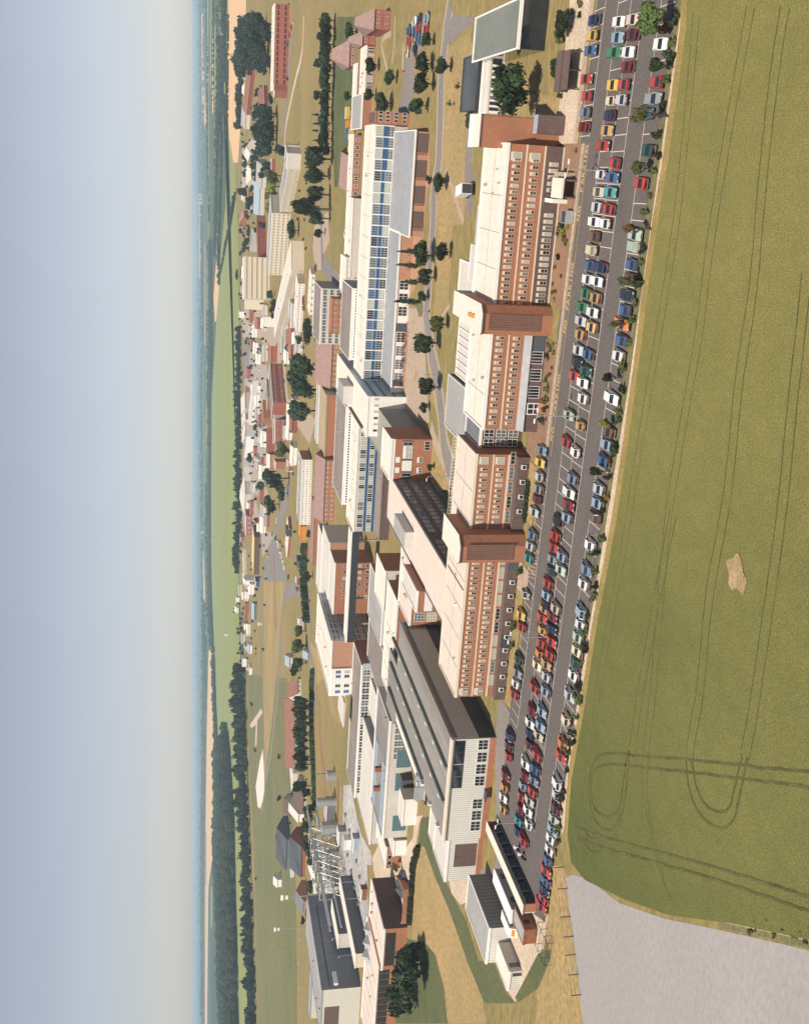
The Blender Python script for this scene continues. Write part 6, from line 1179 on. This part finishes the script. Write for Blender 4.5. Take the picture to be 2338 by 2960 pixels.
# white lorry, cabin, caravan
p = q('B', 262, 120); r = thing('box_lorry', 'white box lorry with dark open rear on the service road behind the wing', 'lorry', (p.x, p.y, .06), R(100))
MB().box(-3.4,2.4,-1.2,1.2,.9,3.5,white).build('box_body', r); MB().box(2.5,4.1,-1.1,1.1,.6,2.6,white).build('cab', r); part_box(r, 'rear_opening', -3.46, -3.4, -1.05, 1.05, 1.0, 3.3, darksteel); part_box(r, 'windscreen', 4.1, 4.14, -.95, .95, 1.5, 2.4, glass)
for x in (-2.2, 3.2):
    for s in (-1.15, .95): MB().tube((x,s,.5), .5, (x,s+.2,.5), .5, tyre, 10).build('wheel', r)
r = building('portable_cabin', 'long white portable cabin with two dark side windows behind the cycle shelter', 'cabin', -142.5, -139.4, 165.6, 178.5, 2.7, white, white, white, para=.05, side=roofg, z0=.3)  # white side wall coloured grey, its shade painted in
for y in (2.4, 9.6): add_win(r, 3.1, y, 1.0, R(90), 1.4, 1.1, 1, 1, darksteel, glass)
for x in (.4, 2.4): MB().box(x,x+.3,.5,12.4,-.3,0,darksteel).build('skid', r)
r = building('portable_cabin', 'brown portable cabin with dark windows and orange front, at the end of the cycle shelter', 'cabin', -141.6, -138.2, 158.4, 165.0, 2.4, brick_dark_or_shaded, roofg, rust, para=.05, side=brick, z0=.2)
for y in (1.6, 4.4): add_win(r, 3.4, y, .9, R(90), 1.1, 1.0, 1, 1, darksteel, glass)
part_box(r, 'front_panel', .1, 3.3, -.05, 0, .1, 2.3, rust)
r = thing('touring_caravan', 'white touring caravan with amber front window parked beside the grey shed', 'caravan', (-147.4, 166.8, .45)); b = MB(); pr_ = [(0,.3),(.25,1.7),(.5,2.1),(6.0,2.1),(6.3,1.7),(6.3,.3),(6.0,0),(.3,0)]
n0 = len(b.v)
for x in (0, 2.2): b.v += [(x, y, z) for y, z in pr_]
k_ = b._m(white)
for i in range(8): b.f.append((i, (i+1)%8, 8+(i+1)%8, 8+i)); b.mi.append(k_)
b.f += [tuple(range(8))[::-1], tuple(range(8, 16))]; b.mi += [k_, k_]; b.build('body', r)
for y in (1.0, 3.0, 4.8): add_win(r, 2.2, y, 1.1, R(90), .9, .6, 1, 1, darksteel, glass)
MB().face([(.3,.08,.9),(1.9,.08,.9),(1.9,.22,1.6),(.3,.22,1.6)], orange).build('front_window', r)
for s in (-.05, 2.1): MB().tube((s,3.2,-.15), .3, (s+.15,3.2,-.15), .3, tyre, 10).build('wheel', r)
MB().tube((1.1,0,-.1), .05, (1.1,-1.2,-.2), .05, darksteel, 5).build('tow_bar', r)
for i, (x, y, l) in enumerate(((365,185,'small white-faired motorcycle behind the red saloon'),(408,255,'white-faired motorcycle at the very end of the middle row'))):
    p = q('G8', x, y); r = thing('motorcycle', l, 'motorcycle', (p.x, p.y, .09), R(70), 'motorcycles at the row end')
    for a in (-.7, .7): MB().tube((a,-.06,.32), .32, (a,.06,.32), .32, tyre, 10).build('wheel', r)
    MB().box(-.5,.4,-.16,.16,.4,.85,darksteel).build('engine', r); MB().box(-.65,.1,-.18,.18,.85,1.0,roofblack).build('seat', r); MB().box(.3,.85,-.34,.34,.55,1.35,white).build('fairing', r); MB().tube((.5,-.38,1.2), .03, (.5,.38,1.2), .03, darksteel, 5).build('handlebar', r)
# fences
r = thing('post_fence', 'wire fence of dark leaning posts between the dry track and the bare ground', 'fence', (0,0,0)); P_ = [q('F', *p) for p in ((1322,470),(1345,610),(1362,795),(1385,925),(1398,1045),(1418,1175),(1435,1310))]
for i, p in enumerate(P_): 
    MB().tube((p.x,p.y,0), .09, (p.x,p.y,1.9), .08, darksteel, 6).build('post', r)
w_ = MB()
for a, b_ in zip(P_, P_[1:]):
    for z in (.5, 1.1, 1.8): w_.tube((a.x,a.y,z), .02, (b_.x,b_.y,z), .02, darksteel, 3)
w_.build('wire', r)
r = thing('post_fence', 'row of thin pale fence posts along the field margin behind the parked cars', 'fence', (0,0,0)); w_ = MB(); prev = None
for i in range(22):
    x = -52 - i*3.6; y = 150.4 + sh(x) + (.4 if x > -100 else 0)
    MB().tube((x,y,0), .05, (x,y,1.75), .045, steel, 6).build('post', r)
    if prev: [w_.tube((prev[0],prev[1],z), .012, (x,y,z), .012, steel, 3) for z in (.7, 1.7)]
    prev = (x, y)
w_.build('wire', r)
r = thing('rail_cage', 'low steel rail cage at the end of the cycle shelter', 'steel frame', tuple(q('F', 1195, 830))); b = MB()
for i in range(4):
    y = -i*1.9; b.tube((-5,y,0), .06, (-5,y,1.5), .06, darksteel, 5).tube((0,y,0), .06, (0,y,1.5), .06, darksteel, 5).tube((-5,y,1.5), .05, (0,y,1.5), .05, darksteel, 5)
b.tube((-5,0,1.5), .05, (-5,-5.7,1.5), .05, darksteel, 5).tube((0,0,1.5), .05, (0,-5.7,1.5), .05, darksteel, 5).tube((-5,-3.8,0), .05, (0,-5.7,1.5), .05, darksteel, 5).tube((0,-3.8,0), .05, (-5,-5.7,1.5), .05, darksteel, 5); b.build('rails', r)
b = MB()
Pw = [q('F', *p) for p in ((890,175),(1010,430),(1135,700))]
r = thing('traffic_barrier', 'white pole barrier across the rear car park entrance', 'barrier', tuple(q('a', 1190, 378))); MB().tube((0,0,1), .08, (8,1.5,1.1), .06, white, 6).build('pole', r); MB().box(-.25,.25,-.25,.25,0,1.2,redp).build('post', r)
for (k, x, y, l) in (('c',1235,145,'red and white no-entry sign on the forecourt'),('b',1245,990,'red no-entry sign at the forecourt mouth')):
    p = q(k, x, y); r = thing('road_sign', l, 'road sign', (p.x, p.y, 0)); MB().tube((0,0,0), .05, (0,0,1.8), .05, steel, 6).build('post', r); MB().tube((0,-.03,2.1), .42, (0,.0,2.1), .42, redp, 14).build('disc', r); MB().box(-.3,.3,-.06,-.03,2.03,2.17,white).build('white_bar', r)
# rows of black bollard blocks on the gravel
for i, (x, y) in enumerate(((545,20),(590,195),(540,320),(625,360),(570,470),(670,535),(520,630),(610,650),(705,715),(550,800),(690,1010),(650,830),(630,1160),(670,1340))):
    p = q('Q3', x, y); b = MB(); b.tube((0,0,0), .9, (0,0,.8), .8, slate, 10); tag(b.build('drum', None, (p.x, p.y, .1)), 'dark squat drum on the pale gravel yard', 'drum', 'drums on the gravel yard')
# ---------------------------------------------------------------- air, sky, sun, camera
b = MB(); b.box(-31500, 31500, -1500, 31500, -1, 72, white); hz = b.build('haze'); hz['kind'] = 'stuff'; hz.data.materials.clear()
m = bpy.data.materials.new('air_haze'); m.use_nodes = True; nt = m.node_tree; nt.nodes.remove(nt.nodes['Principled BSDF'])
v = nt.nodes.new('ShaderNodeVolumePrincipled'); v.inputs['Color'].default_value = (.58,.80,1,1); v.inputs['Density'].default_value = .0001; v.inputs['Anisotropy'].default_value = .0
nt.links.new(v.outputs[0], nt.nodes['Material Output'].inputs['Volume']); hz.data.materials.append(m)
try: m.cycles.homogeneous_volume = True
except Exception: pass
EL = R(56); dx, dy = .30, .95; n_ = math.hypot(dx, dy); ld = Vector((dx/n_*math.cos(EL), dy/n_*math.cos(EL), -math.sin(EL)))
s = bpy.data.lights.new('sun', 'SUN'); s.energy = 5.0; s.angle = R(.53); s.color = (1, .92, .80); so = link('sun', s); so.rotation_euler = ld.to_track_quat('-Z', 'Y').to_euler()
w = bpy.data.worlds.new('World'); sc.world = w; w.use_nodes = True; nt = w.node_tree; sk = nt.nodes.new('ShaderNodeTexSky'); sk.sky_type = 'NISHITA'; sk.sun_disc = False
sk.sun_elevation = EL; sk.sun_rotation = math.atan2(-dx, -dy); sk.air_density = .8; sk.dust_density = .35; sk.ozone_density = 1.2; sk.altitude = 60
hs = nt.nodes.new('ShaderNodeHueSaturation'); hs.inputs['Saturation'].default_value = .52; hs.inputs['Value'].default_value = 1; nt.links.new(sk.outputs[0], hs.inputs['Color'])
mx = nt.nodes.new('ShaderNodeMix'); mx.data_type = 'RGBA'; mx.blend_type = 'MULTIPLY'; mx.inputs[0].default_value = 1; mx.inputs[7].default_value = (1.02, .985, 1.01, 1); nt.links.new(hs.outputs[0], mx.inputs[6])
nt.links.new(mx.outputs[2], nt.nodes['Background'].inputs['Color']); nt.nodes['Background'].inputs['Strength'].default_value = .088
cam = bpy.data.cameras.new('camera'); co = link('camera', cam); cam.sensor_fit = 'VERTICAL'; cam.sensor_height = 24; cam.lens = 24*FP/2960; cam.clip_end = 60000; cam.clip_start = 1
fwd = Vector((-sa*cp, ca*cp, -sp)); right = Vector((ca, sa, 0)); up = right.cross(fwd)
co.matrix_world = Matrix(((-up.x, right.x, -fwd.x, 0), (-up.y, right.y, -fwd.y, 0), (-up.z, right.z, -fwd.z, HC), (0, 0, 0, 1)))
sc.camera = co
sc.view_settings.view_transform = 'Standard'; sc.view_settings.look = 'None'; sc.view_settings.gamma = 1; sc.view_settings.exposure = .12
sc.render.engine = 'CYCLES'; sc.cycles.max_bounces = 5; sc.cycles.diffuse_bounces = 2; sc.cycles.glossy_bounces = 2; sc.cycles.volume_bounces = 1; sc.cycles.use_denoising = True
